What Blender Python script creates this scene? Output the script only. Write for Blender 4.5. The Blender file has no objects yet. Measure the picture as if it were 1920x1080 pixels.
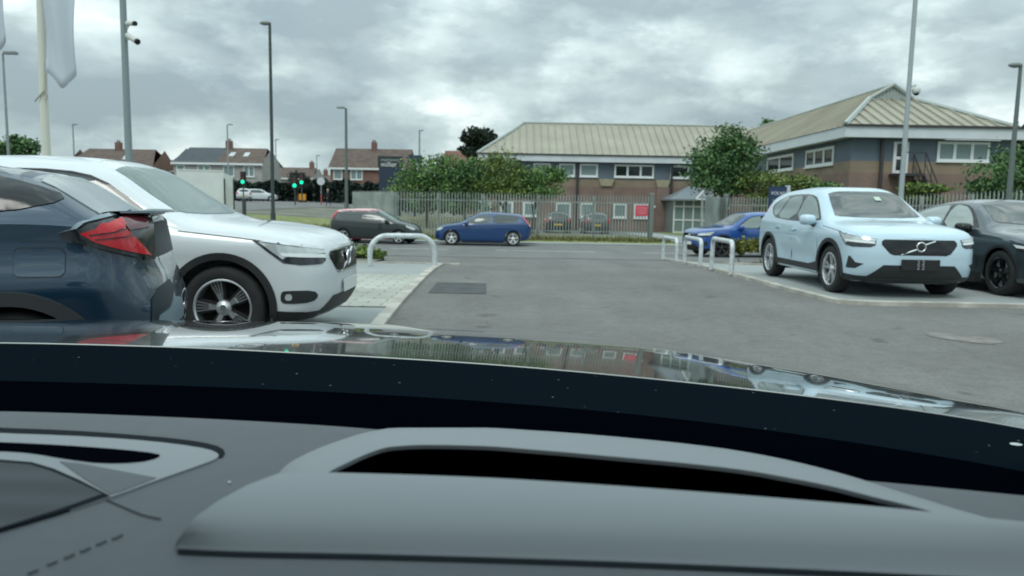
import bpy, bmesh, math, random
import numpy as np
from mathutils import Vector, Matrix
from mathutils.bvhtree import BVHTree
from mathutils.geometry import delaunay_2d_cdt

R = math.radians
PI = math.pi
scene = bpy.context.scene
col = scene.collection

# ------------------------------------------------------------------ camera
EYE = Vector((0, 0, 1.25))
FPX = 1400.0                       # focal length in pixels of the 1920 wide frame
CAM_M = Matrix.Rotation(R(90 - 6.32), 3, 'X') @ Matrix.Rotation(R(1.0), 3, 'Z')
cd = bpy.data.cameras.new('camera')
cd.sensor_width = 36.0
cd.lens = 36.0 * FPX / 1920.0
cd.clip_start = 0.02
cd.clip_end = 3000
cd.dof.use_dof = True
cd.dof.focus_distance = 1.7
cd.dof.aperture_fstop = 6.3
cam = bpy.data.objects.new('camera', cd)
cam.matrix_world = Matrix.Translation(EYE) @ CAM_M.to_4x4()
col.objects.link(cam)
scene.camera = cam

# ------------------------------------------------------------------ light
SUN_EL, SUN_AZ = 52, 205            # degrees; azimuth from north (+Y) clockwise
world = bpy.data.worlds.new('World')
scene.world = world
world.use_nodes = True
wt = world.node_tree
for n in list(wt.nodes):
    wt.nodes.remove(n)


def ray(px, py):
    return CAM_M @ Vector((px - 960, 540 - py, -FPX))


def N(tree, typ, **kw):
    n = tree.nodes.new(typ)
    for k, v in kw.items():
        setattr(n, k, v)
    return n


def math_node(tree, op, a, b=None, clamp=False):
    n = tree.nodes.new('ShaderNodeMath')
    n.operation = op
    n.use_clamp = clamp
    for i, v in enumerate((a, b)):
        if v is None:
            continue
        if isinstance(v, (int, float)):
            n.inputs[i].default_value = v
        else:
            tree.links.new(v, n.inputs[i])
    return n.outputs[0]


def ramp(tree, fac, stops, interp='EASE'):
    n = tree.nodes.new('ShaderNodeValToRGB')
    n.color_ramp.interpolation = interp
    els = n.color_ramp.elements
    while len(els) < len(stops):
        els.new(0.5)
    for e, (p, c) in zip(els, stops):
        e.position = p
        e.color = (c[0], c[1], c[2], 1) if not isinstance(c, (int, float)) else (c, c, c, 1)
    tree.links.new(fac, n.inputs[0])
    return n.outputs[0]


def build_world():
    L = wt.links.new
    out = N(wt, 'ShaderNodeOutputWorld')
    bg = N(wt, 'ShaderNodeBackground')
    bg.inputs['Strength'].default_value = 0.1
    L(bg.outputs[0], out.inputs[0])
    sky = N(wt, 'ShaderNodeTexSky', sky_type='NISHITA')
    sky.sun_disc = False
    sky.sun_elevation = R(SUN_EL)
    sky.sun_rotation = R(SUN_AZ)
    sky.dust_density = 2.0
    tc = N(wt, 'ShaderNodeTexCoord')
    sep = N(wt, 'ShaderNodeSeparateXYZ')
    L(tc.outputs['Generated'], sep.inputs[0])
    z = math_node(wt, 'MAXIMUM', sep.outputs[2], 0.0)
    den = math_node(wt, 'ADD', z, 0.26)
    px = math_node(wt, 'DIVIDE', sep.outputs[0], den)
    py = math_node(wt, 'DIVIDE', sep.outputs[1], den)
    cmb = N(wt, 'ShaderNodeCombineXYZ')
    L(px, cmb.inputs[0])
    L(py, cmb.inputs[1])
    cmb.inputs[2].default_value = 3.7

    def noise(scale, detail, rough, dist=0.0, off=(0, 0, 0)):
        m = N(wt, 'ShaderNodeMapping')
        m.inputs['Location'].default_value = off
        L(cmb.outputs[0], m.inputs[0])
        n = N(wt, 'ShaderNodeTexNoise')
        n.inputs['Scale'].default_value = scale
        n.inputs['Detail'].default_value = detail
        n.inputs['Roughness'].default_value = rough
        n.inputs['Distortion'].default_value = dist
        L(m.outputs[0], n.inputs['Vector'])
        return n.outputs[0]
    n1 = noise(1.15, 9, 0.50, 0.35, (1.3, 4.1, 0))
    n2 = noise(3.2, 8, 0.55, 0.4, (7.3, 2.2, 1))
    n3 = noise(0.35, 3, 0.5, 0.0, (2.0, 9.0, 2))
    # rounded heaps: cells of several sizes, bent by noise, over the direction itself
    sq = N(wt, 'ShaderNodeMapping')
    sq.inputs['Scale'].default_value = (1, 1, 2.3)
    L(tc.outputs['Generated'], sq.inputs[0])
    wn = N(wt, 'ShaderNodeTexNoise')
    wn.inputs['Scale'].default_value = 5.0
    wn.inputs['Detail'].default_value = 6
    wn.inputs['Roughness'].default_value = 0.6
    L(sq.outputs[0], wn.inputs['Vector'])
    wv = N(wt, 'ShaderNodeVectorMath', operation='MULTIPLY_ADD')
    L(wn.outputs['Color'], wv.inputs[0])
    wv.inputs[1].default_value = (0.34, 0.34, 0.34)
    L(sq.outputs[0], wv.inputs[2])
    vo = N(wt, 'ShaderNodeTexVoronoi', feature='F1')
    vo.inputs['Scale'].default_value = 5.2
    vo.inputs['Detail'].default_value = 1.0
    vo.inputs['Roughness'].default_value = 0.45
    L(wv.outputs[0], vo.inputs['Vector'])
    heap = math_node(wt, 'SUBTRACT', 1.03, vo.outputs['Distance'])
    mix = math_node(wt, 'ADD', math_node(wt, 'MULTIPLY', n1, 0.42), math_node(wt, 'MULTIPLY', wn.outputs[0], 0.26))
    mix = math_node(wt, 'ADD', mix, math_node(wt, 'MULTIPLY', n3, 0.10))
    mix = math_node(wt, 'ADD', mix, math_node(wt, 'MULTIPLY', heap, 0.25))

    def bank(px, py, rad, amount):
        # a heap of cloud (or a dark gap) standing in one direction of the sky
        d = ray(px, py).normalized()
        dp = N(wt, 'ShaderNodeVectorMath', operation='DOT_PRODUCT')
        L(tc.outputs['Generated'], dp.inputs[0])
        dp.inputs[1].default_value = d
        c = math.cos(R(rad))
        k = math_node(wt, 'DIVIDE', math_node(wt, 'SUBTRACT', dp.outputs['Value'], c), 1 - c, clamp=True)
        return math_node(wt, 'MULTIPLY', k, amount)
    for a in ((880, 105, 7.5, .065), (760, 140, 4.5, .05), (1010, 90, 4.5, .03), (600, 20, 9, -.045), (130, 110, 8, -.005), (200, 30, 6, .03), (1330, 40, 11, -.06), (1820, 90, 7, .06), (1660, 60, 5, .06), (400, 130, 8, .03), (1150, 170, 6, .03)):
        mix = math_node(wt, 'ADD', mix, bank(*a))
    cloud = ramp(wt, mix, [(0.38, (0.27, 0.335, 0.365)), (0.46, (0.36, 0.435, 0.457)), (0.535, (0.49, 0.575, 0.588)),
                           (0.63, (0.74, 0.80, 0.79))], 'LINEAR')
    # an overcast sky is brighter overhead than at the horizon
    gain = math_node(wt, 'MULTIPLY', math_node(wt, 'POWER', z, 1.3), 2.0)
    gain = math_node(wt, 'MULTIPLY', math_node(wt, 'ADD', gain, 1.0), 10.0)
    sc = N(wt, 'ShaderNodeVectorMath', operation='SCALE')
    L(cloud, sc.inputs[0])
    L(gain, sc.inputs['Scale'])
    cover = ramp(wt, n2, [(0.25, 0.80), (0.45, 0.94), (0.6, 1.0)])
    mx = N(wt, 'ShaderNodeMix', data_type='RGBA')
    L(cover, mx.inputs[0])
    L(sky.outputs[0], mx.inputs[6])
    L(sc.outputs[0], mx.inputs[7])
    L(mx.outputs[2], bg.inputs[0])


build_world()
sd = bpy.data.lights.new('sun', 'SUN')
sd.energy = 0.9
sd.angle = R(22)
sd.color = (1.0, 0.96, 0.90)
sun = bpy.data.objects.new('sun', sd)
_sdir = Vector((math.sin(R(SUN_AZ)) * math.cos(R(SUN_EL)), math.cos(R(SUN_AZ)) * math.cos(R(SUN_EL)), math.sin(R(SUN_EL))))
sun.rotation_euler = _sdir.to_track_quat('Z', 'Y').to_euler()
sun.location = (0, -20, 40)
col.objects.link(sun)

scene.view_settings.view_transform = 'Standard'
scene.view_settings.look = 'None'
scene.view_settings.exposure = 0.34
scene.view_settings.gamma = 1.0
scene.cycles.max_bounces = 6
scene.cycles.transparent_max_bounces = 12
scene.cycles.caustics_reflective = False
scene.cycles.caustics_refractive = False

# ------------------------------------------------------------------ measuring helpers


def P(px, py, Y):
    d = ray(px, py)
    return EYE + d * (Y / d.y)


def sstep(t):
    t = min(1.0, max(0.0, t))
    return t * t * (3 - 2 * t)


def ground(x, y):
    z = -0.5 * sstep((y - 12.5) / 17.0)
    z += 1.75 * sstep((y - 36) / 62.0) * sstep((-x - 1) / 22.0)
    z -= 0.2 * sstep((y - 40) / 20.0) * sstep((x + 6) / 10.0)
    return z


def G(px, py):
    """the ground point seen at a pixel"""
    d = ray(px, py)
    t = 1.0 / d.y
    lo, hi = 2.0, 200.0
    y = lo
    while y < hi:
        p = EYE + d * (y / d.y)
        if p.z <= ground(p.x, p.y):
            break
        y += 0.05
    return Vector((p.x, p.y, ground(p.x, p.y)))


# ------------------------------------------------------------------ materials
MATS = {}


def mat(name, color, rough=0.6, metal=0.0, spec=0.5, var=0.0, vscale=4.0, bump=0.0, bscale=60.0, coat=0.0, ior=None,
        color2=None, lo=0.4, hi=0.62, detail=6.0, emit=0.0, sheen=0.0):
    if name in MATS:
        return MATS[name]
    m = bpy.data.materials.new(name)
    m.use_nodes = True
    t = m.node_tree
    b = t.nodes['Principled BSDF']
    b.inputs['Base Color'].default_value = (*color, 1)
    b.inputs['Roughness'].default_value = rough
    b.inputs['Metallic'].default_value = metal
    b.inputs['Specular IOR Level'].default_value = spec
    if ior:
        b.inputs['IOR'].default_value = ior
    if coat:
        b.inputs['Coat Weight'].default_value = coat
        b.inputs['Coat Roughness'].default_value = 0.03
    if sheen:
        b.inputs['Sheen Weight'].default_value = sheen
        b.inputs['Sheen Roughness'].default_value = 0.4
    if emit:
        b.inputs['Emission Color'].default_value = (*color, 1)
        b.inputs['Emission Strength'].default_value = emit
    tc = None
    if var or color2 or bump:
        tc = t.nodes.new('ShaderNodeTexCoord')
    if var or color2:
        n = t.nodes.new('ShaderNodeTexNoise')
        n.inputs['Scale'].default_value = vscale
        n.inputs['Detail'].default_value = detail
        n.inputs['Roughness'].default_value = 0.6
        t.links.new(tc.outputs['Object'], n.inputs['Vector'])
        c1 = tuple(c * (1 - var) for c in color)
        c2 = color2 if color2 else tuple(min(1, c * (1 + var)) for c in color)
        t.links.new(ramp(t, n.outputs[0], [(lo, c1), (hi, c2)], 'LINEAR'), b.inputs['Base Color'])
    if bump:
        n2 = t.nodes.new('ShaderNodeTexNoise')
        n2.inputs['Scale'].default_value = bscale
        n2.inputs['Detail'].default_value = 4
        t.links.new(tc.outputs['Object'], n2.inputs['Vector'])
        bp = t.nodes.new('ShaderNodeBump')
        bp.inputs['Strength'].default_value = bump
        bp.inputs['Distance'].default_value = 0.02
        t.links.new(n2.outputs[0], bp.inputs['Height'])
        t.links.new(bp.outputs[0], b.inputs['Normal'])
    MATS[name] = m
    return m


def brick_mat(name, c1, c2, mortar, scale, axis='XZ', w=0.5, h=0.25, msize=0.02):
    m = bpy.data.materials.new(name)
    m.use_nodes = True
    t = m.node_tree
    b = t.nodes['Principled BSDF']
    b.inputs['Roughness'].default_value = 0.85
    tc = t.nodes.new('ShaderNodeTexCoord')
    sp = t.nodes.new('ShaderNodeSeparateXYZ')
    t.links.new(tc.outputs['Object'], sp.inputs[0])
    cb = t.nodes.new('ShaderNodeCombineXYZ')
    if axis == 'XZ':
        s = math_node(t, 'ADD', sp.outputs[0], sp.outputs[1])
        t.links.new(s, cb.inputs[0])
        t.links.new(sp.outputs[2], cb.inputs[1])
    else:
        t.links.new(sp.outputs[0], cb.inputs[0])
        t.links.new(sp.outputs[1], cb.inputs[1])
    br = t.nodes.new('ShaderNodeTexBrick')
    br.inputs['Color1'].default_value = (*c1, 1)
    br.inputs['Color2'].default_value = (*c2, 1)
    br.inputs['Mortar'].default_value = (*mortar, 1)
    br.inputs['Scale'].default_value = scale
    br.inputs['Mortar Size'].default_value = msize
    br.inputs['Brick Width'].default_value = w
    br.inputs['Row Height'].default_value = h
    t.links.new(cb.outputs[0], br.inputs['Vector'])
    n = t.nodes.new('ShaderNodeTexNoise')
    n.inputs['Scale'].default_value = 0.7
    n.inputs['Detail'].default_value = 6
    t.links.new(tc.outputs['Object'], n.inputs['Vector'])
    mx = t.nodes.new('ShaderNodeMix')
    mx.data_type = 'RGBA'
    mx.blend_type = 'MULTIPLY'
    mx.inputs[0].default_value = 1.0
    t.links.new(br.outputs[0], mx.inputs[6])
    t.links.new(ramp(t, n.outputs[0], [(0.3, 0.72), (0.7, 1.05)], 'LINEAR'), mx.inputs[7])
    t.links.new(mx.outputs[2], b.inputs['Base Color'])
    MATS[name] = m
    return m


def leaf_mat(name, dark, mid, light, rough=0.6):
    m = bpy.data.materials.new(name)
    m.use_nodes = True
    t = m.node_tree
    b = t.nodes['Principled BSDF']
    b.inputs['Roughness'].default_value = rough
    b.inputs['Specular IOR Level'].default_value = 0.25
    g = t.nodes.new('ShaderNodeNewGeometry')
    tc = t.nodes.new('ShaderNodeTexCoord')
    n = t.nodes.new('ShaderNodeTexNoise')
    n.inputs['Scale'].default_value = 0.9
    n.inputs['Detail'].default_value = 3
    t.links.new(tc.outputs['Object'], n.inputs['Vector'])
    f = math_node(t, 'ADD', math_node(t, 'MULTIPLY', g.outputs['Random Per Island'], 0.45), math_node(t, 'MULTIPLY', n.outputs[0], 0.55))
    t.links.new(ramp(t, f, [(0.25, dark), (0.5, mid), (0.75, light)], 'LINEAR'), b.inputs['Base Color'])
    MATS[name] = m
    return m


def paint(name, color, rough=0.35, metal=0.0):
    return mat(name, color, rough=rough, metal=metal, coat=1.0)


# ------------------------------------------------------------------ mesh builder


class MB:
    def __init__(self):
        self.v, self.f, self.m = [], [], []

    def add(self, verts, faces, mi=0):
        k = len(self.v)
        self.v += [tuple(p) for p in verts]
        for f in faces:
            self.f.append(tuple(i + k for i in f))
            self.m.append(mi)
        return self

    def box(self, x0, x1, y0, y1, z0, z1, mi=0, M=None):
        vs = [Vector((x, y, z)) for z in (z0, z1) for y in (y0, y1) for x in (x0, x1)]
        if M is not None:
            vs = [M @ v for v in vs]
        return self.add(vs, [(0, 2, 3, 1), (4, 5, 7, 6), (0, 1, 5, 4), (2, 6, 7, 3), (0, 4, 6, 2), (1, 3, 7, 5)], mi)

    def quad(self, pts, mi=0):
        return self.add(pts, [tuple(range(len(pts)))], mi)

    def tube(self, path, radii, n=8, mi=0, cap=True):
        path = [Vector(p) for p in path]
        if isinstance(radii, (int, float)):
            radii = [radii] * len(path)
        rings = []
        up = None
        for i, p in enumerate(path):
            if i == 0:
                d = path[1] - p
            elif i == len(path) - 1:
                d = p - path[i - 1]
            else:
                d = (path[i + 1] - p).normalized() + (p - path[i - 1]).normalized()
            d.normalize()
            if up is None:
                ref = Vector((0, 0, 1)) if abs(d.z) < 0.9 else Vector((0, 1, 0))
                up = ref
            a = up.cross(d)
            if a.length < 1e-5:
                a = Vector((1, 0, 0)).cross(d)
            a.normalize()
            b = d.cross(a)
            up = b
            rings.append([p + (a * math.cos(2 * PI * k / n) + b * math.sin(2 * PI * k / n)) * radii[i] for k in range(n)])
        vs = [q for r in rings for q in r]
        fs = []
        for i in range(len(rings) - 1):
            for k in range(n):
                fs.append((i * n + k, i * n + (k + 1) % n, (i + 1) * n + (k + 1) % n, (i + 1) * n + k))
        if cap:
            fs.append(tuple(range(n - 1, -1, -1)))
            fs.append(tuple((len(rings) - 1) * n + k for k in range(n)))
        return self.add(vs, fs, mi)

    def lathe(self, prof, n=32, axis='Z', M=None, mi=0, closed=False):
        """prof: list of (radius, height) along the axis"""
        vs, fs = [], []
        for r, h in prof:
            for k in range(n):
                a = 2 * PI * k / n
                c, s = r * math.cos(a), r * math.sin(a)
                v = Vector((c, s, h)) if axis == 'Z' else Vector((c, h, s))
                vs.append(M @ v if M is not None else v)
        m = len(prof)
        for i in range(m if closed else m - 1):
            j = (i + 1) % m
            for k in range(n):
                fs.append((i * n + k, i * n + (k + 1) % n, j * n + (k + 1) % n, j * n + k))
        return self.add(vs, fs, mi)

    def ellipsoid(self, c, rx, ry, rz, nu=16, nv=10, mi=0, M=None):
        vs, fs = [], []
        for i in range(nv + 1):
            th = PI * i / nv
            for k in range(nu):
                a = 2 * PI * k / nu
                v = Vector((c[0] + rx * math.sin(th) * math.cos(a), c[1] + ry * math.sin(th) * math.sin(a), c[2] + rz * math.cos(th)))
                vs.append(M @ v if M is not None else v)
        for i in range(nv):
            for k in range(nu):
                fs.append((i * nu + k, (i + 1) * nu + k, (i + 1) * nu + (k + 1) % nu, i * nu + (k + 1) % nu))
        return self.add(vs, fs, mi)

    def grid(self, rows, mi=0):
        n = len(rows[0])
        vs = [p for r in rows for p in r]
        fs = [(i * n + k, i * n + k + 1, (i + 1) * n + k + 1, (i + 1) * n + k) for i in range(len(rows) - 1) for k in range(n - 1)]
        return self.add(vs, fs, mi)

    def build(self, name, mats, parent=None, world=False, smooth=False, sharp=35, weld=False, loc=None):
        me = bpy.data.meshes.new(name)
        vs = self.v
        o = bpy.data.objects.new(name, me)
        col.objects.link(o)
        if parent is not None:
            o.parent = parent
            if world:
                inv = world_of(parent).inverted()
                vs = [inv @ Vector(p) for p in vs]
        elif loc is not None:
            o.location = loc
            if world:
                vs = [Vector(p) - Vector(loc) for p in vs]
        me.from_pydata([tuple(p) for p in vs], [], self.f)
        if not isinstance(mats, (list, tuple)):
            mats = [mats]
        for m in mats:
            me.materials.append(m)
        if len(mats) > 1:
            me.polygons.foreach_set('material_index', self.m)
        if weld:
            bm = bmesh.new()
            bm.from_mesh(me)
            bmesh.ops.remove_doubles(bm, verts=bm.verts, dist=1e-4)
            bm.to_mesh(me)
            bm.free()
        if smooth:
            me.polygons.foreach_set('use_smooth', [True] * len(me.polygons))
            me.set_sharp_from_angle(angle=R(sharp))
        me.update()
        return o


def world_of(o):
    m = Matrix.Translation(o.location) @ o.rotation_euler.to_matrix().to_4x4()
    return world_of(o.parent) @ m if o.parent is not None else m


def tag(o, label=None, cat=None, group=None, kind=None):
    if label:
        o['label'] = label
    if cat:
        o['category'] = cat
    if group:
        o['group'] = group
    if kind:
        o['kind'] = kind
    return o


def empty(name, loc, rz=0.0, label=None, cat=None, group=None, parent=None):
    o = bpy.data.objects.new(name, None)
    o.empty_display_size = 0.2
    o.location = loc
    o.rotation_euler = (0, 0, rz)
    col.objects.link(o)
    if parent is not None:
        o.parent = parent
    return tag(o, label, cat, group)


def copy_tree(o, parent=None):
    c = o.copy()
    col.objects.link(c)
    if parent is not None:
        c.parent = parent
    for ch in list(o.children):
        copy_tree(ch, c)
    return c


def chaikin(poly, it=2, closed=True, w=0.25):
    pts = [Vector(p) for p in poly]
    for _ in range(it):
        out = []
        n = len(pts)
        for i in range(n if closed else n - 1):
            a, b = pts[i], pts[(i + 1) % n]
            out += [a.lerp(b, w), a.lerp(b, 1 - w)]
        if not closed:
            out = [pts[0]] + out + [pts[-1]]
        pts = out
    return pts


def inside(p, poly):
    x, y = p
    c = False
    n = len(poly)
    j = n - 1
    for i in range(n):
        xi, yi = poly[i][0], poly[i][1]
        xj, yj = poly[j][0], poly[j][1]
        if (yi > y) != (yj > y) and x < (xj - xi) * (y - yi) / (yj - yi) + xi:
            c = not c
        j = i
    return c


def fill2d(poly, step):
    """triangulate a polygon with points inside, every edge cut to STEP: (2D points, triangles, boundary edges)"""
    pts = []
    n = len(poly)
    for i in range(n):
        a, b = Vector(poly[i][:2]), Vector(poly[(i + 1) % n][:2])
        k = max(1, int(math.ceil((b - a).length / step)))
        for j in range(k):
            q = a.lerp(b, j / k)
            if not pts or (q - pts[-1]).length > 1e-5:
                pts.append(q)
    if (pts[0] - pts[-1]).length < 1e-5:
        pts.pop()
    nb = len(pts)
    edges = [(i, (i + 1) % nb) for i in range(nb)]
    xs, ys = [p[0] for p in pts], [p[1] for p in pts]
    inn = []
    y = min(ys) + step * 0.5
    row = 0
    while y < max(ys):
        x = min(xs) + step * (0.25 + 0.5 * (row % 2))
        while x < max(xs):
            if inside((x, y), pts):
                d = min((Vector((x, y)) - q).length for q in pts) if nb < 400 else step
                if d > step * 0.4:
                    inn.append(Vector((x, y)))
            x += step
        y += step
        row += 1
    v, e, f, *_ = delaunay_2d_cdt(pts + inn, edges, [], 1, 1e-6)
    cnt = {}
    f = [tuple(t) for t in f]
    for t in f:
        for i in range(len(t)):
            k = tuple(sorted((t[i], t[(i + 1) % len(t)])))
            cnt[k] = cnt.get(k, 0) + 1
    be = [k for k, c in cnt.items() if c == 1]
    return v, f, be


def drape(poly, off, m, name, step=1.0, label=None, cat=None, kind='structure', thick=0.0, parent=None):
    """a sheet laid on the ground inside a world polygon"""
    v, f, be = fill2d(poly, step)
    b = MB()
    top = [(p[0], p[1], ground(p[0], p[1]) + off) for p in v]
    fs = []
    for t in f:
        a, c, d = (Vector(v[i]) for i in t[:3])
        fs.append(t if (c - a).cross(d - a) > 0 else tuple(reversed(t)))
    b.add(top, fs)
    if thick:
        k = len(top)
        low = [(p[0], p[1], p[2] - thick) for p in top]
        b.add(top + low, [(i, j, j + k, i + k) for i, j in be])
    o = b.build(name, m, parent)
    if kind:
        o['kind'] = kind
    return tag(o, label, cat)


def text_mesh(body, size, m, name, parent, M, extrude=0.004, align='CENTER', spacing=1.0):
    cu = bpy.data.curves.new(name, 'FONT')
    cu.body = body
    cu.size = size
    cu.align_x = align
    cu.align_y = 'CENTER'
    cu.extrude = extrude
    cu.space_character = spacing
    cu.resolution_u = 3
    t = bpy.data.objects.new(name, cu)
    col.objects.link(t)
    dg = bpy.context.evaluated_depsgraph_get()
    me = bpy.data.meshes.new_from_object(t.evaluated_get(dg))
    bpy.data.objects.remove(t)
    bpy.data.curves.remove(cu)
    me.transform(M)
    me.materials.clear()
    me.materials.append(m)
    o = bpy.data.objects.new(name, me)
    col.objects.link(o)
    o.parent = parent
    return o


# face towards -Y: text plane XZ
FACE_S = Matrix.Rotation(R(90), 4, 'X')


def pchip(pts):
    xs = np.array([p[0] for p in pts], float)
    ys = np.array([p[1] for p in pts], float)
    h = np.diff(xs)
    d = np.diff(ys) / h
    m = np.zeros_like(xs)
    m[0], m[-1] = d[0], d[-1]
    for i in range(1, len(xs) - 1):
        if d[i - 1] * d[i] <= 0:
            m[i] = 0
        else:
            w1, w2 = 2 * h[i] + h[i - 1], h[i] + 2 * h[i - 1]
            m[i] = (w1 + w2) / (w1 / d[i - 1] + w2 / d[i])

    def f(x):
        x = min(max(x, xs[0]), xs[-1])
        i = min(int(np.searchsorted(xs, x, 'right')) - 1, len(xs) - 2)
        t = (x - xs[i]) / h[i]
        return float((2 * t**3 - 3 * t**2 + 1) * ys[i] + (t**3 - 2 * t**2 + t) * h[i] * m[i] + (-2 * t**3 + 3 * t**2) * ys[i + 1] + (t**3 - t**2) * h[i] * m[i + 1])
    return f


# ------------------------------------------------------------------ shared materials
M_RUBBER = mat('tyre_rubber', (0.018, 0.019, 0.020), rough=0.8, var=0.2, vscale=8)
M_TRIM = mat('black_trim_plastic', (0.020, 0.022, 0.024), rough=0.55)
M_GLOSSBLACK = mat('gloss_black_plastic', (0.008, 0.009, 0.010), rough=0.12)
M_WELL = mat('wheel_well_black', (0.010, 0.010, 0.011), rough=0.9)
M_GLASS = mat('tinted_car_glass', (0.030, 0.042, 0.042), rough=0.03, ior=1.75)
M_PALEGLASS = mat('pale_car_glass', (0.20, 0.25, 0.24), rough=0.05, ior=1.6)  # pale base stands in for daylight seen through the far windows
M_CHROME = mat('chrome', (0.75, 0.77, 0.78), rough=0.12, metal=1.0)
M_ALLOY = mat('silver_alloy', (0.62, 0.64, 0.66), rough=0.28, metal=0.85)
M_ALLOYDARK = mat('dark_alloy', (0.05, 0.052, 0.055), rough=0.4, metal=0.5)
M_LAMP = mat('headlamp_clear', (0.55, 0.60, 0.60), rough=0.06, metal=0.3, ior=1.6)
M_LAMPDARK = mat('headlamp_dark_bezel', (0.03, 0.035, 0.04), rough=0.1, ior=1.6)
M_DRL = mat('daytime_lamp_white', (0.85, 0.88, 0.88), rough=0.15)
M_RED = mat('tail_lamp_red', (0.55, 0.012, 0.022), rough=0.1, ior=1.6)
M_REDDARK = mat('tail_lamp_dark_red', (0.10, 0.012, 0.02), rough=0.1, ior=1.6)
M_AMBER = mat('indicator_amber', (0.7, 0.25, 0.03), rough=0.2)
M_PLATEW = mat('plate_white', (0.75, 0.76, 0.74), rough=0.4)
M_PLATEY = mat('plate_yellow', (0.72, 0.52, 0.05), rough=0.4)
M_PLATEK = mat('plate_black', (0.015, 0.016, 0.018), rough=0.35)
M_INK = mat('plate_ink', (0.02, 0.02, 0.02), rough=0.5)
M_GREYINK = mat('plate_grey_ink', (0.35, 0.38, 0.38), rough=0.5)
M_GALV = mat('galvanised_steel', (0.58, 0.62, 0.63), rough=0.42, metal=0.2, var=0.15, vscale=9)
M_WHITEPL = mat('white_upvc', (0.74, 0.77, 0.77), rough=0.4)
M_POLE = mat('grey_painted_pole', (0.26, 0.30, 0.30), rough=0.5, metal=0.2, var=0.12, vscale=3)
M_POLEDARK = mat('dark_green_pole', (0.045, 0.060, 0.058), rough=0.5)
M_CONC = mat('concrete_kerb', (0.44, 0.42, 0.37), rough=0.9, var=0.22, vscale=2.5, bump=0.2)
M_GREEN_LIT = mat('green_signal_lit', (0.0, 0.85, 0.42), emit=1.1)
M_NAVY = mat('navy_sign_panel', (0.022, 0.045, 0.105), rough=0.35)
M_SIGNWHITE = mat('sign_white_lettering', (0.72, 0.75, 0.77), rough=0.4)
M_BARK = mat('tree_bark', (0.09, 0.075, 0.06), rough=0.95, var=0.4, vscale=10)

# ------------------------------------------------------------------ the ground, road and paving
M_ASPH = mat('worn_asphalt', (0.162, 0.159, 0.150), rough=0.92, var=0.17, vscale=0.55, bump=0.35, bscale=90, lo=0.3, hi=0.7, detail=12)


def asphalt(m):
    t = m.node_tree
    b = t.nodes['Principled BSDF']
    base = b.inputs['Base Color'].links[0].from_socket
    tc = t.nodes.new('ShaderNodeTexCoord')

    def nz(scale, detail, rough, stretch=None):
        n = t.nodes.new('ShaderNodeTexNoise')
        n.inputs['Scale'].default_value = scale
        n.inputs['Detail'].default_value = detail
        n.inputs['Roughness'].default_value = rough
        mp = t.nodes.new('ShaderNodeMapping')
        if stretch:
            mp.inputs['Scale'].default_value = stretch
            mp.inputs['Rotation'].default_value = (0, 0, R(-12))
        t.links.new(tc.outputs['Object'], mp.inputs[0])
        t.links.new(mp.outputs[0], n.inputs['Vector'])
        return n.outputs[0]

    def mul(a, f):
        mx = t.nodes.new('ShaderNodeMix')
        mx.data_type = 'RGBA'
        mx.blend_type = 'MULTIPLY'
        mx.inputs[0].default_value = 1
        t.links.new(a, mx.inputs[6])
        t.links.new(f, mx.inputs[7])
        return mx.outputs[2]
    # aggregate, wheel tracks along the lane, drips and hairline cracks
    base = mul(base, ramp(t, nz(38, 3, .7), [(.3, .80), (.7, 1.18)], 'LINEAR'))
    base = mul(base, ramp(t, nz(7, 6, .6), [(.35, .90), (.65, 1.08)], 'LINEAR'))
    base = mul(base, ramp(t, nz(.9, 4, .55, (1, .12, 1)), [(.36, .90), (.62, 1.05)], 'LINEAR'))
    base = mul(base, ramp(t, nz(2.3, 2, .5), [(.26, .62), (.33, 1.0)], 'LINEAR'))
    v = t.nodes.new('ShaderNodeTexVoronoi')
    v.feature = 'DISTANCE_TO_EDGE'
    v.inputs['Scale'].default_value = .22
    wp = t.nodes.new('ShaderNodeVectorMath')
    wp.operation = 'ADD'
    n = t.nodes.new('ShaderNodeTexNoise')
    n.inputs['Scale'].default_value = 1.1
    n.inputs['Detail'].default_value = 5
    t.links.new(tc.outputs['Object'], n.inputs['Vector'])
    t.links.new(tc.outputs['Object'], wp.inputs[0])
    t.links.new(n.outputs['Color'], wp.inputs[1])
    t.links.new(wp.outputs[0], v.inputs['Vector'])
    base = mul(base, ramp(t, v.outputs['Distance'], [(.001, .84), (.004, 1.0)], 'LINEAR'))
    t.links.new(base, b.inputs['Base Color'])


asphalt(M_ASPH)
M_ROAD = mat('street_asphalt', (0.165, 0.166, 0.160), rough=0.92, var=0.15, vscale=0.4, bump=0.2, bscale=40, detail=10, lo=0.3, hi=0.7)
M_EARTH = mat('rough_ground', (0.15, 0.15, 0.12), rough=1.0, var=0.3, vscale=0.3)
M_GRASS = mat('verge_grass', (0.13, 0.17, 0.05), rough=1.0, color2=(0.24, 0.25, 0.10), vscale=1.6, detail=10, bump=0.5, bscale=30)
M_PAVE = brick_mat('pale_block_paving', (0.50, 0.51, 0.45), (0.41, 0.42, 0.37), (0.25, 0.25, 0.22), 1.0, axis='XY', w=0.4, h=0.2, msize=0.012)
M_PAVEGREY = mat('grey_concrete_paving', (0.30, 0.32, 0.31), rough=0.9, var=0.14, vscale=0.8, bump=0.2, bscale=50, lo=0.3, hi=0.7, detail=10)
M_PATCH = mat('dark_asphalt_patch', (0.068, 0.074, 0.074), rough=0.9, var=0.2, vscale=5, bump=0.4, bscale=90)
M_LINE = mat('worn_road_paint', (0.42, 0.43, 0.42), rough=0.8, var=0.3, vscale=6, lo=0.35, hi=0.6)


def lin(a, b, n):
    return [a + (b - a) * i / (n - 1) for i in range(n)]


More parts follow.
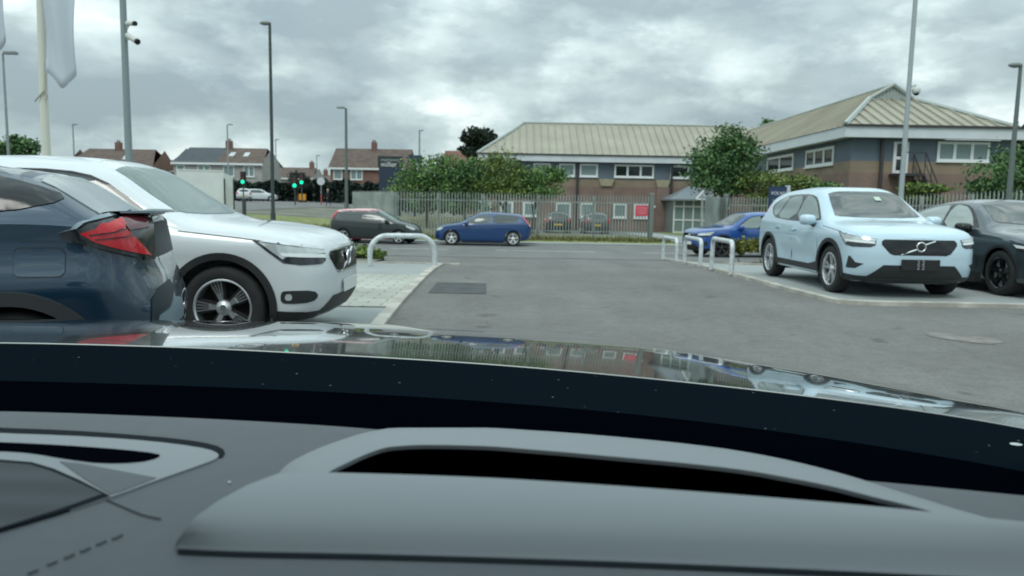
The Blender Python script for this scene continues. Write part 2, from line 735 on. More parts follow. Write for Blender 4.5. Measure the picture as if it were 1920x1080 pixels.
def make_terrain():
    xs = lin(-1500, -140, 8)[:-1] + lin(-140, -40, 14)[:-1] + lin(-40, 40, 65)[:-1] + lin(40, 140, 12)[:-1] + lin(140, 1500, 8)
    ys = lin(-60, -4, 5)[:-1] + lin(-4, 44, 62)[:-1] + lin(44, 130, 44)[:-1] + lin(130, 1800, 10)
    b = MB()
    b.grid([[(x, y, ground(x, y) - 0.03) for x in xs] for y in ys])
    o = b.build('ground', M_EARTH, smooth=True)
    tag(o, kind='structure')


make_terrain()

gA = lambda px, py: (lambda p: (p.x, p.y))(G(px, py))
# the forecourt asphalt with the mouth to the street, and the street itself
drape([(-30, -6), (30, -6), (30, 22.4), (-40, 22.4), (-40, -6)], -0.008, M_ASPH, 'forecourt_asphalt', 1.5)
drape([(-75, 22.3), (60, 22.3), (60, 34.2), (-12, 34.2), (-26, 62), (-40, 62), (-75, 40)], 0.0, M_ROAD, 'street', 1.5)
# the far road that climbs away on the left
drape([(-75, 40.1), (-40.05, 62.1), (-26.1, 62.1), (-17, 84), (-14, 96), (-120, 104), (-120, 60)], -0.003, M_ROAD, 'far_road', 3.0)
# grass verges
drape([(-12.3, 35.2), (-7.6, 35.2), (-7.6, 38.5), (-14.5, 60), (-25.6, 62)], 0.03, M_GRASS, 'grass_verge', 1.2)
drape([(-7.6, 35.2), (8.0, 35.2), (8.0, 46), (-7.6, 50)], 0.028, M_GRASS, 'grass_bank', 1.5)
drape([(-12.2, 34.2), (8.2, 34.2), (8.2, 35.2), (-12.2, 35.2)], 0.06, M_PAVEGREY, 'far_footway', 1.0, thick=0.12)
drape([(8.3, 33.6), (11.2, 33.6), (11.2, 58), (8.3, 58)], 0.012, M_PAVEGREY, 'entrance_path', 1.5)
drape([(11.3, 31.6), (40, 31.6), (40, 60), (11.3, 60)], 0.02, M_GRASS, 'grounds_lawn', 2.0)
drape([(-2.5, 46.2), (8.2, 46.2), (8.2, 60), (-2.5, 60)], 0.02, M_ROAD, 'staff_parking_asphalt', 2.0)

asphalt(M_ROAD)
# worn centre dashes of the street
for x0, x1 in ((-4.75, -2.5), (-0.65, 3.2), (5.05, 7.2)):
    o = drape([(x0, 28.85), (x1, 28.85), (x1, 29.05), (x0, 29.05)], 0.005, M_LINE, 'lane_marking', 0.5)
# darker repair in the asphalt at the mouth
pt = [gA(802, 549), (gA(912, 551)), gA(911, 531), gA(820, 529)]
drape(pt, -0.003, M_PATCH, 'asphalt_patch', 0.3)
pt = [tuple(q) for q in chaikin([Vector(gA(*q)) for q in ((1735, 629), (1800, 640), (1860, 646), (1888, 641), (1850, 632), (1800, 631), (1765, 623), (1740, 624))], 2)]
drape(pt, -0.003, mat('pale_tar_stain', (.20, .186, .172), rough=0.9, var=0.2, vscale=8), 'asphalt_stain', 0.2)

# left paved bay: kerb line from the near corner to the street
KERB_H = 0.05
kl = [gA(700, 640), gA(728, 602), gA(762, 560), gA(790, 530), gA(812, 508), gA(832, 496)]
kl = [tuple(p) for p in chaikin([Vector((x, y)) for x, y in kl], 2, closed=False)]


def offset_line(line, d):
    out = []
    for i, p in enumerate(line):
        a = Vector(line[max(0, i - 1)])
        b = Vector(line[min(len(line) - 1, i + 1)])
        t = (b - a).normalized()
        out.append((p[0] - t.y * d, p[1] + t.x * d))
    return out


kin = offset_line(kl, 0.14)
drape(kl + list(reversed(kin)), .028, M_CONC, 'left_kerb', 0.4, thick=0.1)
yk = kl[-1][1]
drape([(kl[-1][0] + 0.35, yk - 0.05), (kl[-1][0] + 0.35, yk + 0.13), (-14, yk + 0.75), (-14, yk + 0.55), (kl[-1][0] - .1, yk + 0.0)], 0.030, M_CONC, 'left_back_kerb', 0.4, thick=0.1)
# three bands of surface inside the bay
yb1, yb2 = G(760, 516).y, G(700, 577).y


def bay(y0, y1, off, m, name):
    k = [p for p in kin if y0 <= p[1] <= y1]
    xa = np.interp(y0, [p[1] for p in kin], [p[0] for p in kin])
    xb = np.interp(y1, [p[1] for p in kin], [p[0] for p in kin])
    poly = [(-13, y0), (xa, y0)] + [p for p in k if y0 + .02 < p[1] < y1 - .02] + [(xb, y1), (-13, y1)]
    drape([(p[0] - 0.005, p[1]) for p in poly], off, m, name, 0.8)


bay(kin[0][1], yb2 - 0.004, 0.002, M_PAVEGREY, 'grey_bay_paving')
bay(yb2, yb1 - 0.004, 0.012, M_PAVE, 'block_paving')
bay(yb1, yk - 0.06, 0.006, M_PAVEGREY, 'bay_footway')
# planting strip between the bay and the street
drape([(-14, yk + 0.8), (-3.1, yk + 0.2), (-3.1, yk + 2.2), (-14, 21.8)], 0.03, M_EARTH, 'planting_bed', 0.8)

# right display bay
kr = [gA(1238, 486), gA(1262, 490), gA(1350, 512), gA(1450, 539), gA(1540, 563), gA(1572, 570), gA(1640, 573)]
kr = [tuple(p) for p in chaikin([Vector((x, y)) for x, y in kr], 2, closed=False)] + [(16, kr[-1][1] - 0.25)]
kri = offset_line(kr, 0.13)
drape(kr + list(reversed(kri)), KERB_H, M_CONC, 'right_kerb', 0.4, thick=0.1)
drape(kri[1:] + [(16, 17.6), (6.3, 18.4), (5.3, 19.0)], 0.016, M_PAVEGREY, 'display_bay_paving', 0.9)
drape([(5.4, 19.05), (6.3, 18.45), (16, 17.65), (16, 17.9), (6.35, 18.75), (5.6, 19.3)], KERB_H + 0.012, M_CONC, 'right_back_kerb', 0.5, thick=0.12)
drape([(6.4, 18.8), (16, 17.95), (16, 21.8), (7.0, 22.0)], 0.05, M_EARTH, 'shrub_bed', 1.0)

# ------------------------------------------------------------------ cars


def body_surface(sp):
    """closed body shell as (verts, faces): cross sections along the length, nose along +x"""
    L2, W2 = sp['L'] / 2, sp['W'] / 2
    top, belt, bot = pchip(sp['top']), pchip(sp['belt']), pchip(sp['bottom'])
    Rf, Rr = sp.get('Rf', 0.55), sp.get('Rr', 0.4)
    nf, nr = sp.get('nf', 3.0), sp.get('nr', 3.2)
    leanf = pchip(sp['leanf']) if 'leanf' in sp else (lambda z: 0)
    leanr = pchip(sp['leanr']) if 'leanr' in sp else (lambda z: 0)
    k = sp.get('res', 1.0)
    ne, nm = int(18 * k), int(44 * k)
    xs = [-L2 + Rr * (i / ne)**2.2 for i in range(ne)] + lin(-L2 + Rr, L2 - Rf, nm) + [L2 - Rf * ((ne - 1 - i) / ne)**2.2 for i in range(ne)]
    nl, nu = int(10 * k) + 2, int(18 * k) + 2
    rings = []
    tum, shoulder, nc = sp.get('tumble', 0.30), sp.get('shoulder', 0.045), sp.get('ncab', 4.6)
    for x in xs:
        tf = (x - (L2 - Rf)) / Rf
        tr = ((-L2 + Rr) - x) / Rr
        w = W2
        if tf > 0:
            w *= max(0.0, 1 - tf**nf)**(1 / nf)
        if tr > 0:
            w *= max(0.0, 1 - tr**nr)**(1 / nr)
        w *= 1 - sp.get('bow', 0.02) * (x / L2)**2
        w = max(w, 0.012)
        zb, zt = bot(x), top(x)
        zl = min(belt(x), zt - 0.025)
        pts = [(0, zb), (w * 0.5, zb), (w * 0.86, zb + 0.005), (w * 0.945, zb + 0.03)]
        zm = zb + (zl - zb) * 0.62
        for i in range(nl):
            t = i / (nl - 1)
            z = zb + 0.085 + (zl - zb - 0.085) * t
            q = (z - zm) / max(0.1, zl - zb)
            y = w * (1 - (0.10 if q > 0 else 0.085) * q * q)
            if 'sculpt' in sp:
                y += sp['sculpt'](x, z) * min(1, w / W2)
            pts.append((max(y, 0.006), z))
        h = zt - zl
        sh = shoulder * min(1, h / 0.3) * min(1, w / W2)
        y0 = pts[-1][0] - sh
        n = 2.3 + (nc - 2.3) * sstep(h / 0.34)
        for i in range(1, nu + 1):
            th = (PI / 2) * (i / nu)
            c, s = max(0.0, math.cos(th)), math.sin(th)
            z = zl + h * s**(2 / n)
            y = (y0 - tum * (z - zl) * min(1, w / W2)) * c**(2 / n)
            if i == nu:
                y, z = 0.0, zt
            pts.append((max(0.0, y), z))
        rings.append((x, pts))
    m = len(rings[0][1])
    vs, fs = [], []
    ring_n = 2 * m - 2
    for x, pts in rings:
        def lx(z):
            a = max(0.0, 1 - (L2 - x) / 0.75)
            b = max(0.0, 1 - (L2 + x) / 0.75)
            return x + leanf(z) * a * a + leanr(z) * b * b
        for y, z in pts:
            vs.append((lx(z), y, z))
        for y, z in reversed(pts[1:-1]):
            vs.append((lx(z), -y, z))
    for i in range(len(rings) - 1):
        for j in range(ring_n):
            a, b = i * ring_n + j, i * ring_n + (j + 1) % ring_n
            fs.append((a, a + ring_n, b + ring_n, b))
    for k, flip in ((0, False), ((len(rings) - 1) * ring_n, True)):
        for j in range(m - 1):
            q = [k + j, k + j + 1, k + (ring_n - j - 1) % ring_n, k + (ring_n - j) % ring_n]
            q = [a for i, a in enumerate(q) if a not in q[:i]]
            if len(q) > 2:
                fs.append(tuple(reversed(q)) if flip else tuple(q))
    return vs, fs


def frame_of(axis, s):
    if axis == 'side':
        d = Vector((0, -s, 0))
    elif axis == 'front':
        d = Vector((-1, 0, 0))
    elif axis == 'rear':
        d = Vector((1, 0, 0))
    elif axis == 'top':
        d = Vector((0, 0, -1))
    elif axis[0] == 'f':
        a = R(float(axis[1:]))
        d = Vector((-math.cos(a), -s * math.sin(a), 0))
    else:
        a = R(float(axis[1:]))
        d = Vector((math.cos(a), -s * math.sin(a), 0))
    if axis == 'top':
        return d, Vector((1, 0, 0)), Vector((0, 1, 0))
    v = Vector((0, 0, 1))
    return d, v.cross(d), v


def patch(bvh, pts, axis, s, off, name, m, parent, step=0.06, skirt=None, flat=False):
    """a trim piece, lamp or pane: an outline laid on the car's surface along one direction, with a thin edge"""
    d, u, v = frame_of(axis, s)
    p3 = []
    for p in pts:
        if axis == 'side':
            p3.append(Vector((p[0], 0, p[1])))
        elif axis in ('front', 'rear'):
            p3.append(Vector((0, p[0], p[1])))
        elif axis == 'top':
            p3.append(Vector((p[0], p[1], 0)))
        else:
            p3.append(Vector((p[0], p[1] * s, p[2])))
    poly = [(p.dot(u), p.dot(v)) for p in p3]
    v2, f, be = fill2d(poly, step)
    hit, nrms = [], []
    for q in v2:
        o = u * q[0] + v * q[1] - d * 6
        loc, nor, idx, dist = bvh.ray_cast(o, d)
        if loc is None:
            loc, nor, idx, dist = bvh.ray_cast(o + u * 1e-4 + v * 1e-4, d)
        hit.append(dist)
        if nor is not None and nor.dot(d) > 0:
            nor = -nor
        nrms.append(nor if nor is not None and not flat else -d)
    good = [i for i, t in enumerate(hit) if t is not None]
    if not good:
        return None
    for i, t in enumerate(hit):
        if t is None:
            j = min(good, key=lambda g: (Vector(v2[g]) - Vector(v2[i])).length)
            hit[i] = hit[j]
    if flat:
        mn = min(hit)
        hit = [mn] * len(hit)
    vs = [u * q[0] + v * q[1] + d * (t - 6) + (nn * .8 - d * .2).normalized() * off for q, t, nn in zip(v2, hit, nrms)]
    fs = []
    for t in f:
        nrm = (vs[t[1]] - vs[t[0]]).cross(vs[t[2]] - vs[t[0]])
        fs.append(t if nrm.dot(d) < 0 else tuple(reversed(t)))
    b = MB()
    b.add(vs, fs)
    o = b.build(name, m, parent, smooth=True, sharp=50)
    k = skirt if skirt is not None else off + 0.006
    e = MB()
    n = len(vs)
    # edge band, appended to the same mesh
    me = o.data
    bm = bmesh.new()
    bm.from_mesh(me)
    bv = list(bm.verts)
    low = {}
    for i, j in be:
        for q in (i, j):
            if q not in low:
                low[q] = bm.verts.new(bv[q].co - (nrms[q] * .8 - d * .2).normalized() * k)
        try:
            bm.faces.new((bv[i], bv[j], low[j], low[i]))
        except ValueError:
            pass
    for f_ in bm.faces:
        f_.smooth = True
    bm.normal_update()
    bm.to_mesh(me)
    bm.free()
    me.set_sharp_from_angle(angle=R(50))
    return o


def rrect(x0, x1, z0, z1, r):
    o = []
    for cx, cz, a0 in ((x1 - r, z1 - r, 0), (x0 + r, z1 - r, 90), (x0 + r, z0 + r, 180), (x1 - r, z0 + r, 270)):
        o += [(cx + r * math.cos(R(a0 + t)), cz + r * math.sin(R(a0 + t))) for t in (0, 30, 60, 90)]
    return o


def ring_poly(cx, cz, r0, r1, a0, a1, n=24):
    o = [(cx + r1 * math.cos(R(a)), cz + r1 * math.sin(R(a))) for a in lin(a0, a1, n)]
    i = [(cx + r0 * math.cos(R(a)), cz + r0 * math.sin(R(a))) for a in lin(a1, a0, n)]
    return o + i


def make_wheel(parent, x, y, s, r, style='double', rim=0.0, width=0.23, alloy=None, back=None, z=None):
    rim_r = rim or r * 0.68
    w = empty('wheel', (x, y, z if z is not None else r), 0 if s > 0 else PI, parent=parent)
    h = width / 2
    t = MB()
    t.lathe([(rim_r, -h * .9), (rim_r + .02, -h), (r - .035, -h * 1.02), (r - .010, -h * .86), (r, -h * .6), (r, 0), (r, h * .6), (r - .010, h * .86),
             (r - .035, h * 1.02), (rim_r + .02, h), (rim_r, h * .9)], 48, 'Y', closed=True)
    t.build('tyre', M_RUBBER, w, smooth=True, sharp=40)
    a = MB()
    f = h * 0.62
    a.lathe([(rim_r + .006, h * .94), (rim_r - .004, h * .97), (rim_r - .014, h * .88), (rim_r - .022, h * .3), (rim_r - .03, -h * .8)], 48, 'Y', mi=0)
    dk = f - .035 if style == 'blade' else h * .05
    a.lathe([(rim_r - .02, dk), (0.02, dk)], 32, 'Y', mi=1)
    a.lathe([(.0, f + .022), (.028, f + .022), (.034, f + .016), (.066, f + .006), (.072, f - .03), (.072, h * .06)], 24, 'Y', mi=0)

    def spoke(ang, w0, w1, r0=0.045, r1=None, th=0.03, mi=0, sk=0.0, dz=0.0):
        r1 = r1 or rim_r - .010
        c, q = math.cos(ang), math.sin(ang)
        pts = []
        for rr, ww, yy in ((r0, w0, f + dz), (r1, w1, h * .80 + dz)):
            for side in (-1, 1):
                lx, lz = rr, side * ww / 2 + sk * rr
                X, Z = lx * c - lz * q, lx * q + lz * c
                pts.append((X, yy, Z))
                ly, ly2 = (side * ww * .5 * 1.2 + sk * rr), yy - th
                pts.append((lx * c - ly * q, ly2, lx * q + ly * c))
        # order: r0 -: top, bottom ; r0 +: top, bottom ; r1 ...
        A = pts
        a.add(A, [(0, 2, 6, 4), (1, 5, 7, 3), (0, 4, 5, 1), (2, 3, 7, 6), (4, 6, 7, 5), (0, 1, 3, 2)], mi)
    n = 5
    for i in range(n):
        an = 2 * PI * i / n + (0.05 if style == 'fins' else 0.31)
        if style == 'double':
            spoke(an - .17, .030, .036)
            spoke(an + .17, .030, .036)
        elif style == 'fins':
            spoke(an, .06, .13, mi=1, dz=-.006)
            for k in (-1.5, -.5, .5, 1.5):
                spoke(an + k * .125, .010, .014, r0=.10)
            spoke(an, .035, .045, r1=rim_r * .5)
        elif style == 'blade':
            spoke(an, .075, .085)
        else:
            spoke(an, .060, .050)
    a.build('rim', [alloy or M_ALLOY, back or M_WELL], w, smooth=True, sharp=30)
    return w


def make_car(name, label, sp, loc, rz, paint_m, group=None, cat='car'):
    root = empty(name, loc, rz, label, cat, group)
    vs, fs = body_surface(sp)
    bvh = BVHTree.FromPolygons([Vector(v) for v in vs], fs)
    b = MB()
    b.add(vs, fs)
    body = b.build('body', [paint_m, M_WELL], root, smooth=True, sharp=60)
    ra = sp['arch']
    cut = MB()
    for wx in (sp['xf'], sp['xr']):
        for s in (1, -1):
            M = Matrix.Translation((wx, s * (sp['W'] / 2 + 0.02), sp['r'] + sp.get('archup', 0.01)))
            cut.lathe([(0.0001, -0.33), (ra, -0.33), (ra, 0.33), (0.0001, 0.33)], 48, 'Y', M=M)
    cu = cut.build('cutter', [paint_m, M_WELL], root, weld=True)
    for p in cu.data.polygons:
        p.material_index = 1
    bm = bmesh.new()
    bm.from_mesh(cu.data)
    bmesh.ops.recalc_face_normals(bm, faces=bm.faces)
    bm.to_mesh(cu.data)
    bm.free()
    mod = body.modifiers.new('arches', 'BOOLEAN')
    mod.operation = 'DIFFERENCE'
    mod.object = cu
    mod.solver = 'EXACT'
    dg = bpy.context.evaluated_depsgraph_get()
    dg.update()
    me = bpy.data.meshes.new_from_object(body.evaluated_get(dg))
    body.modifiers.clear()
    body.data = me
    me.polygons.foreach_set('use_smooth', [True] * len(me.polygons))
    me.set_sharp_from_angle(angle=R(42))
    bpy.data.objects.remove(cu)
    tr = sp['W'] / 2 - sp.get('inset', 0.135)
    for wx in (sp['xf'], sp['xr']):
        for s in (1, -1):
            if sp.get('wheels', 'all') == 'near' and s != sp.get('near', 1):
                continue
            make_wheel(root, wx, s * tr, s, sp['r'], sp.get('style', 'double'), alloy=sp.get('alloy'), back=sp.get('back'), rim=sp.get('rim', 0), width=sp.get('tw', .23))
    for ft in sp['features']:
        axis, pts, off, nm, m = ft[:5]
        opt = ft[5] if len(ft) > 5 else {}
        it = opt.get('round', 0)
        if it:
            pts = [tuple(p) for p in chaikin(pts, it)]
        sides = opt.get('sides', (1, -1)) if axis == 'side' or axis[0] in 'fr' and axis not in ('front', 'rear') else (1,)
        for s in sides:
            po = patch(bvh, pts, axis, s, opt.get('far', off) if s < 0 else off, nm, m, root, step=opt.get('step', 0.07), flat=opt.get('flat', False))
            if po is not None and 'sub' in opt:
                po['sub'] = 1
            if po is not None and 'under' in opt:
                # a piece of the part made just before it on the same side
                par = [c for c in root.children if c.name.split('.')[0] == opt['under']]
                if par:
                    par = par[-1] if len(sides) == 1 or s == sides[-1] else (par[0] if len(par) == 1 else par[-2])
                    po.parent = par
    return root, bvh


def mirrors(root, x, y, z, m, both=True, sides=(1, -1)):
    for s in sides:
        b = MB()
        Mx = Matrix.Translation((x, s * y, z)) @ Matrix.Rotation(s * R(-14), 4, 'Z')
        vs = []
        # a rounded wedge: flat glass side towards the rear
        n = 18
        for i, (dx, k) in enumerate(((-.07, .92), (-.075, 1.0), (-.02, 1.0), (.04, .86), (.075, .55), (.085, .12))):
            vs.append([Mx @ Vector((dx, .125 * k * abs(math.cos(2 * PI * j / n))**.7 * (1 if math.cos(2 * PI * j / n) > 0 else -1),
                                    .085 * k * abs(math.sin(2 * PI * j / n))**.7 * (1 if math.sin(2 * PI * j / n) > 0 else -1) + .01 * (dx + .07))) for j in range(n)])
        f = []
        for i in range(len(vs) - 1):
            for j in range(n):
                f.append((i * n + j, i * n + (j + 1) % n, (i + 1) * n + (j + 1) % n, (i + 1) * n + j))
        f.append(tuple(range(n)))
        f.append(tuple(range((len(vs) - 1) * n, len(vs) * n)))
        b.add([q for r in vs for q in r], f)
        o = b.build('door_mirror', m, root, smooth=True, sharp=50)
        c = MB()
        c.tube([(x + .02, s * (y - .20), z - .10), (x + .01, s * (y - .08), z - .085), (x, s * (y - .02), z - .05)], [.035, .03, .03], 8)
        c.build('mirror_foot', M_TRIM, o, smooth=True)


def iron_mark(root, x, z, r, bar=0.5, tilt=0.0):
    """ring with a diagonal bar across the grille"""
    b = MB()
    M = Matrix.Translation((x, 0, z)) @ Matrix.Rotation(R(90), 4, 'Y') @ Matrix.Rotation(tilt, 4, 'Y')
    prof = [(r + .012 * math.cos(t), .012 * math.sin(t)) for t in lin(0, 2 * PI, 13)[:-1]]
    b.lathe(prof, 32, 'Z', M=M, closed=True)
    b.lathe([(r, -.004), (0.001, .004)], 32, 'Z', M=M, mi=1)
    o = b.build('emblem', [M_CHROME, M_TRIM], root, smooth=True)
    c = MB()
    c.tube([(x - .012, -.27, z - .115), (x - .004, -r * .8, z - r * .5)], .011, 6)
    c.tube([(x - .004, r * .8, z + r * .5), (x - .012, .20, z + .085)], .011, 6)
    c.build('grille_bar', M_CHROME, root)


def plate(root, x, y, z, w, h, m, body, ink, size, face=1):
    b = MB()
    b.box(-.006, .006, -w / 2, w / 2, -h / 2, h / 2)
    o = b.build('number_plate', m, root)
    o.location = (x, y, z)
    if body:
        # letters read from in front: their plane faces along the car's axis
        M = Matrix.Translation((face * 0.0085, 0, 0)) @ Matrix.Rotation(R(90) * face, 4, 'Z') @ Matrix.Rotation(R(90), 4, 'X')
        text_mesh(body, size, ink, 'plate_lettering', o, M, extrude=.001)
    return o


SUV = dict(
    L=4.43, W=1.865, xf=1.345, xr=-1.357, r=0.36, arch=0.415, style='double', Rf=.52, Rr=.42, nf=3.5, nr=3.8, tumble=.33, shoulder=.05, ncab=5.0, bow=.03,
    top=[(-2.215, .96), (-2.19, 1.03), (-2.12, 1.12), (-1.98, 1.34), (-1.86, 1.52), (-1.76, 1.575), (-1.2, 1.628), (-.5, 1.652), (0, 1.635), (.28, 1.565),
         (.72, 1.29), (1.0, 1.142), (1.14, 1.108), (1.6, 1.065), (1.93, 1.02), (2.10, .970), (2.17, .93), (2.215, .88)],
    belt=[(-2.215, .90), (-1.9, 1.06), (-1.0, 1.045), (0, 1.02), (1.0, .985), (1.6, .945), (2.0, .89), (2.215, .80)],
    bottom=[(-2.215, .42), (-1.95, .30), (-1.0, .225), (1.0, .225), (1.9, .225), (2.215, .265)],
    leanf=[(.25, -.13), (.34, -.05), (.48, .0), (.62, .0), (.78, -.025), (.9, -.06), (1.0, -.10)],
    leanr=[(.25, .12), (.45, .0), (.8, .0), (1.0, .05), (1.2, .08)],
    sculpt=lambda x, z: -0.034 * math.exp(-((z - .50) / .12)**2) * sstep((.86 - x) / .2) * sstep((x + .86) / .2) + 0.016 * math.exp(-((z - .86) / .06)**2) * sstep((1.9 - x) / .4) * sstep((x + 1.9) / .4),
)
arch_ring = lambda wx, up=.01: ring_poly(wx, SUV['r'] + up, .405, .465, -12, 192, 30)


def suv_features(newface=True, dark=M_GLASS, side=M_PALEGLASS):
    F = [
        ('side', [(.84, 1.045), (.57, 1.245), (.24, 1.45), (-.1, 1.515), (-.7, 1.52), (-1.25, 1.49), (-1.68, 1.32), (-1.46, 1.17), (-1.05, 1.075)], .006, 'window_surround', M_GLOSSBLACK, {'step': .035, 'round': 1}),
        ('side', [(.74, 1.075), (.53, 1.235), (.23, 1.425), (-.05, 1.48), (-.21, 1.486), (-.21, 1.075)], .010, 'front_window', side, {'step': .035, 'round': 1}),
        ('side', [(-.27, 1.075), (-.27, 1.487), (-.90, 1.485), (-1.02, 1.30), (-1.07, 1.10)], .010, 'rear_window', side, {'step': .035, 'round': 1}),
        ('side', [(-1.13, 1.11), (-1.07, 1.30), (-.95, 1.482), (-1.22, 1.465), (-1.58, 1.325), (-1.42, 1.19)], .010, 'quarter_window', side, {'step': .035, 'round': 1}),
        ('top', [(1.00, .0), (.99, .35), (.93, .60), (.88, .665), (.50, .60), (.30, .555), (.285, .3), (.29, 0), (.285, -.3), (.30, -.555), (.50, -.60), (.88, -.665), (.93, -.60), (.99, -.35)], .006, 'windscreen', dark, {'step': .09}),
        ('rear', [(-.62, 1.16), (-.55, 1.47), (.55, 1.47), (.62, 1.16)], .006, 'rear_screen', dark, {'round': 1}),
        ('side', arch_ring(1.345), .016, 'wheel_arch_trim', M_TRIM, {'step': .05}),
        ('side', arch_ring(-1.357), .016, 'wheel_arch_trim', M_TRIM, {'step': .05}),
        ('side', [(.90, .19), (-.90, .19), (-.93, .40), (-.80, .385), (.55, .385), (.93, .45)], .014, 'sill_cladding', M_TRIM),
        ('side', [(.90, .40), (.90, .99), (.895, .99), (.895, .40)], .0015, 'door_gap', M_TRIM, {'step': .2}),
        ('side', [(-.235, .40), (-.235, 1.05), (-.243, 1.05), (-.243, .40)], .0015, 'door_gap', M_TRIM, {'step': .2}),
        ('side', [(.02, .905), (-.18, .905), (-.18, .945), (.02, .945)], .022, 'door_handle', None, {'round': 1}),
        ('side', [(-.80, .925), (-1.0, .925), (-1.0, .965), (-.80, .965)], .022, 'door_handle', None, {'round': 1}),
        # bonnet shut line along the wing
        ('side', [(.98, 1.012), (1.5, .962), (2.0, .905), (2.0, .898), (1.5, .954), (.98, 1.004)], .0015, 'bonnet_gap', M_TRIM, {'step': .2}),
        # grille, lamps, lower front
        ('front', [(-.49, .85), (.49, .85), (.53, .82), (.53, .775), (.43, .655), (.37, .632), (-.37, .632), (-.43, .655), (-.53, .775), (-.53, .82)], .004, 'grille_frame', M_CHROME if not newface else M_GLOSSBLACK, {}),
        ('front', [(-.475, .835), (.475, .835), (.512, .805), (.51, .775), (.415, .672), (.36, .652), (-.36, .652), (-.415, .672), (-.51, .775), (-.512, .805)], .009, 'grille', M_GLOSSBLACK, {}),
        ('f48', [(2.14, .60, .76), (2.14, .60, .855), (2.02, .83, .885), (1.72, .905, .928), (1.62, .915, .94), (1.72, .91, .86), (1.86, .90, .755), (1.98, .84, .735), (2.12, .66, .735)], .006, 'headlight', M_LAMPDARK, {'step': .04}),
        ('f48', [(2.14, .61, .825), (2.14, .61, .850), (2.02, .83, .880), (1.72, .905, .92), (1.66, .91, .93), (1.76, .905, .855), (1.86, .90, .785), (1.92, .88, .82)], .010, 'daytime_lamp', M_LAMP, {'step': .04, 'under': 'headlight'}),
        ('f48', [(2.14, .615, .785), (2.14, .615, .815), (1.84, .90, .84), (1.86, .898, .81)], .014, 'light_bar', M_DRL, {'step': .04, 'under': 'headlight'}),
    ]
    if newface:
        F += [
            ('f35', [(2.0, .66, .50), (2.0, .80, .515), (1.95, .86, .60), (1.93, .88, .60), (1.9, .90, .43), (2.0, .80, .43)], .005, 'bumper_vent', M_TRIM, {'step': .05}),
            ('front', [(-.50, .49), (.50, .49), (.74, .27), (.70, .235), (-.70, .235), (-.74, .27)], .006, 'lower_intake', M_TRIM, {'step': .06}),
            ('front', [(-.62, .285), (.62, .285), (.66, .255), (.55, .21), (-.55, .21), (-.66, .255)], .012, 'skid_plate', mat('dark_grey_skid_plate', (.07, .078, .08), rough=.45), {'step': .06}),
        ]
    else:
        F += [
            ('f50', [(2.02, .70, .515), (1.86, .885, .52), (1.83, .89, .50), (1.83, .89, .42), (1.88, .88, .405), (2.02, .72, .41), (2.06, .66, .46)], .005, 'fog_lamp_recess', M_TRIM, {'step': .05, 'round': 1}),
            ('f50', [(1.90, .85, .49), (1.86, .88, .49), (1.86, .88, .435), (1.90, .85, .435)], .009, 'fog_lamp', M_LAMP, {'step': .03, 'under': 'fog_lamp_recess', 'round': 2}),
            ('front', [(-.50, .44), (.50, .44), (.64, .33), (.60, .29), (-.60, .29), (-.64, .33)], .006, 'lower_intake', M_TRIM, {'step': .06}),
            ('front', [(-.62, .285), (.62, .285), (.60, .255), (.5, .245), (-.5, .245), (-.60, .255)], .014, 'skid_plate', M_ALLOY, {'step': .06}),
            ]
    F += [
        ('f55', [(2.215, .40, .315), (2.05, .80, .325), (1.78, .90, .345), (1.78, .90, .255), (2.05, .80, .255), (2.215, .40, .265)], .008, 'bumper_cladding', M_TRIM, {'step': .05}),
        ('r55', [(-2.13, .60, .98), (-2.02, .86, 1.0), (-1.97, .87, 1.33), (-2.0, .80, 1.34), (-2.03, .80, 1.06), (-2.10, .62, 1.04)], .008, 'tail_lamp', M_RED, {'step': .05}),
    ]
    return F


def make_suv(name, label, loc, rz, pm, newface, style, near=None, group=None, alloy=None, side=M_PALEGLASS, dark=M_GLASS):
    sp = dict(SUV)
    sp['style'] = style
    if alloy:
        sp['alloy'] = alloy
    sp['features'] = [f if f[4] is not None else (f[0], f[1], f[2], f[3], pm, *f[5:]) for f in suv_features(newface, dark, side)]
    root, bvh = make_car(name, label, sp, loc, rz, pm, group)
    mirrors(root, .70, 1.00, 1.09, pm)
    hit = bvh.ray_cast(Vector((5, 0, .745)), Vector((-1, 0, 0)))[0]
    iron_mark(root, hit.x + .022, .752, .062)
    return root, bvh


P_WHITE = paint('white_car_paint', (.64, .68, .70))
P_ICE = paint('ice_blue_car_paint', (.48, .625, .71))
P_BLUE = paint('bright_blue_car_paint', (.010, .075, .30), rough=.3)
P_NAVY = paint('navy_metallic_paint', (.007, .031, .062), rough=.28, metal=.3)
P_SLATE = paint('slate_grey_car_paint', (.045, .062, .074), rough=.3, metal=.3)
P_BLUE2 = paint('deep_blue_car_paint', (.003, .042, .150), rough=.3)
P_BLACK = paint('black_green_car_paint', (.012, .020, .020), rough=.4)
P_REDROOF = paint('sky_pale_red_roof_paint', (.85, .40, .42), rough=.35)  # red lightened towards pink, the sky's reflection put into the colour

# white crossover parked across the left bay
root, bvh = make_suv('crossover_car', 'white crossover with black wheel arch trims parked behind the dark navy hatchback', (-3.80, 7.18, -.022), R(0), P_WHITE, False, 'fins', side=M_GLASS,
                     dark=mat('pale_green_windscreen', (.13, .185, .165), rough=.05, ior=1.7))
hx = bvh.ray_cast(Vector((5, 0, .5)), Vector((-1, 0, 0)))[0].x
plate(root, hx + .022, 0, .505, .52, .115, M_PLATEW, '', M_INK, .09)
b = MB()
b.box(-.002, .002, -.20, .20, -.03, .03)
o = b.build('plate_characters', M_GREYINK, root.children[-1])
o.location = (.0075, 0, 0)

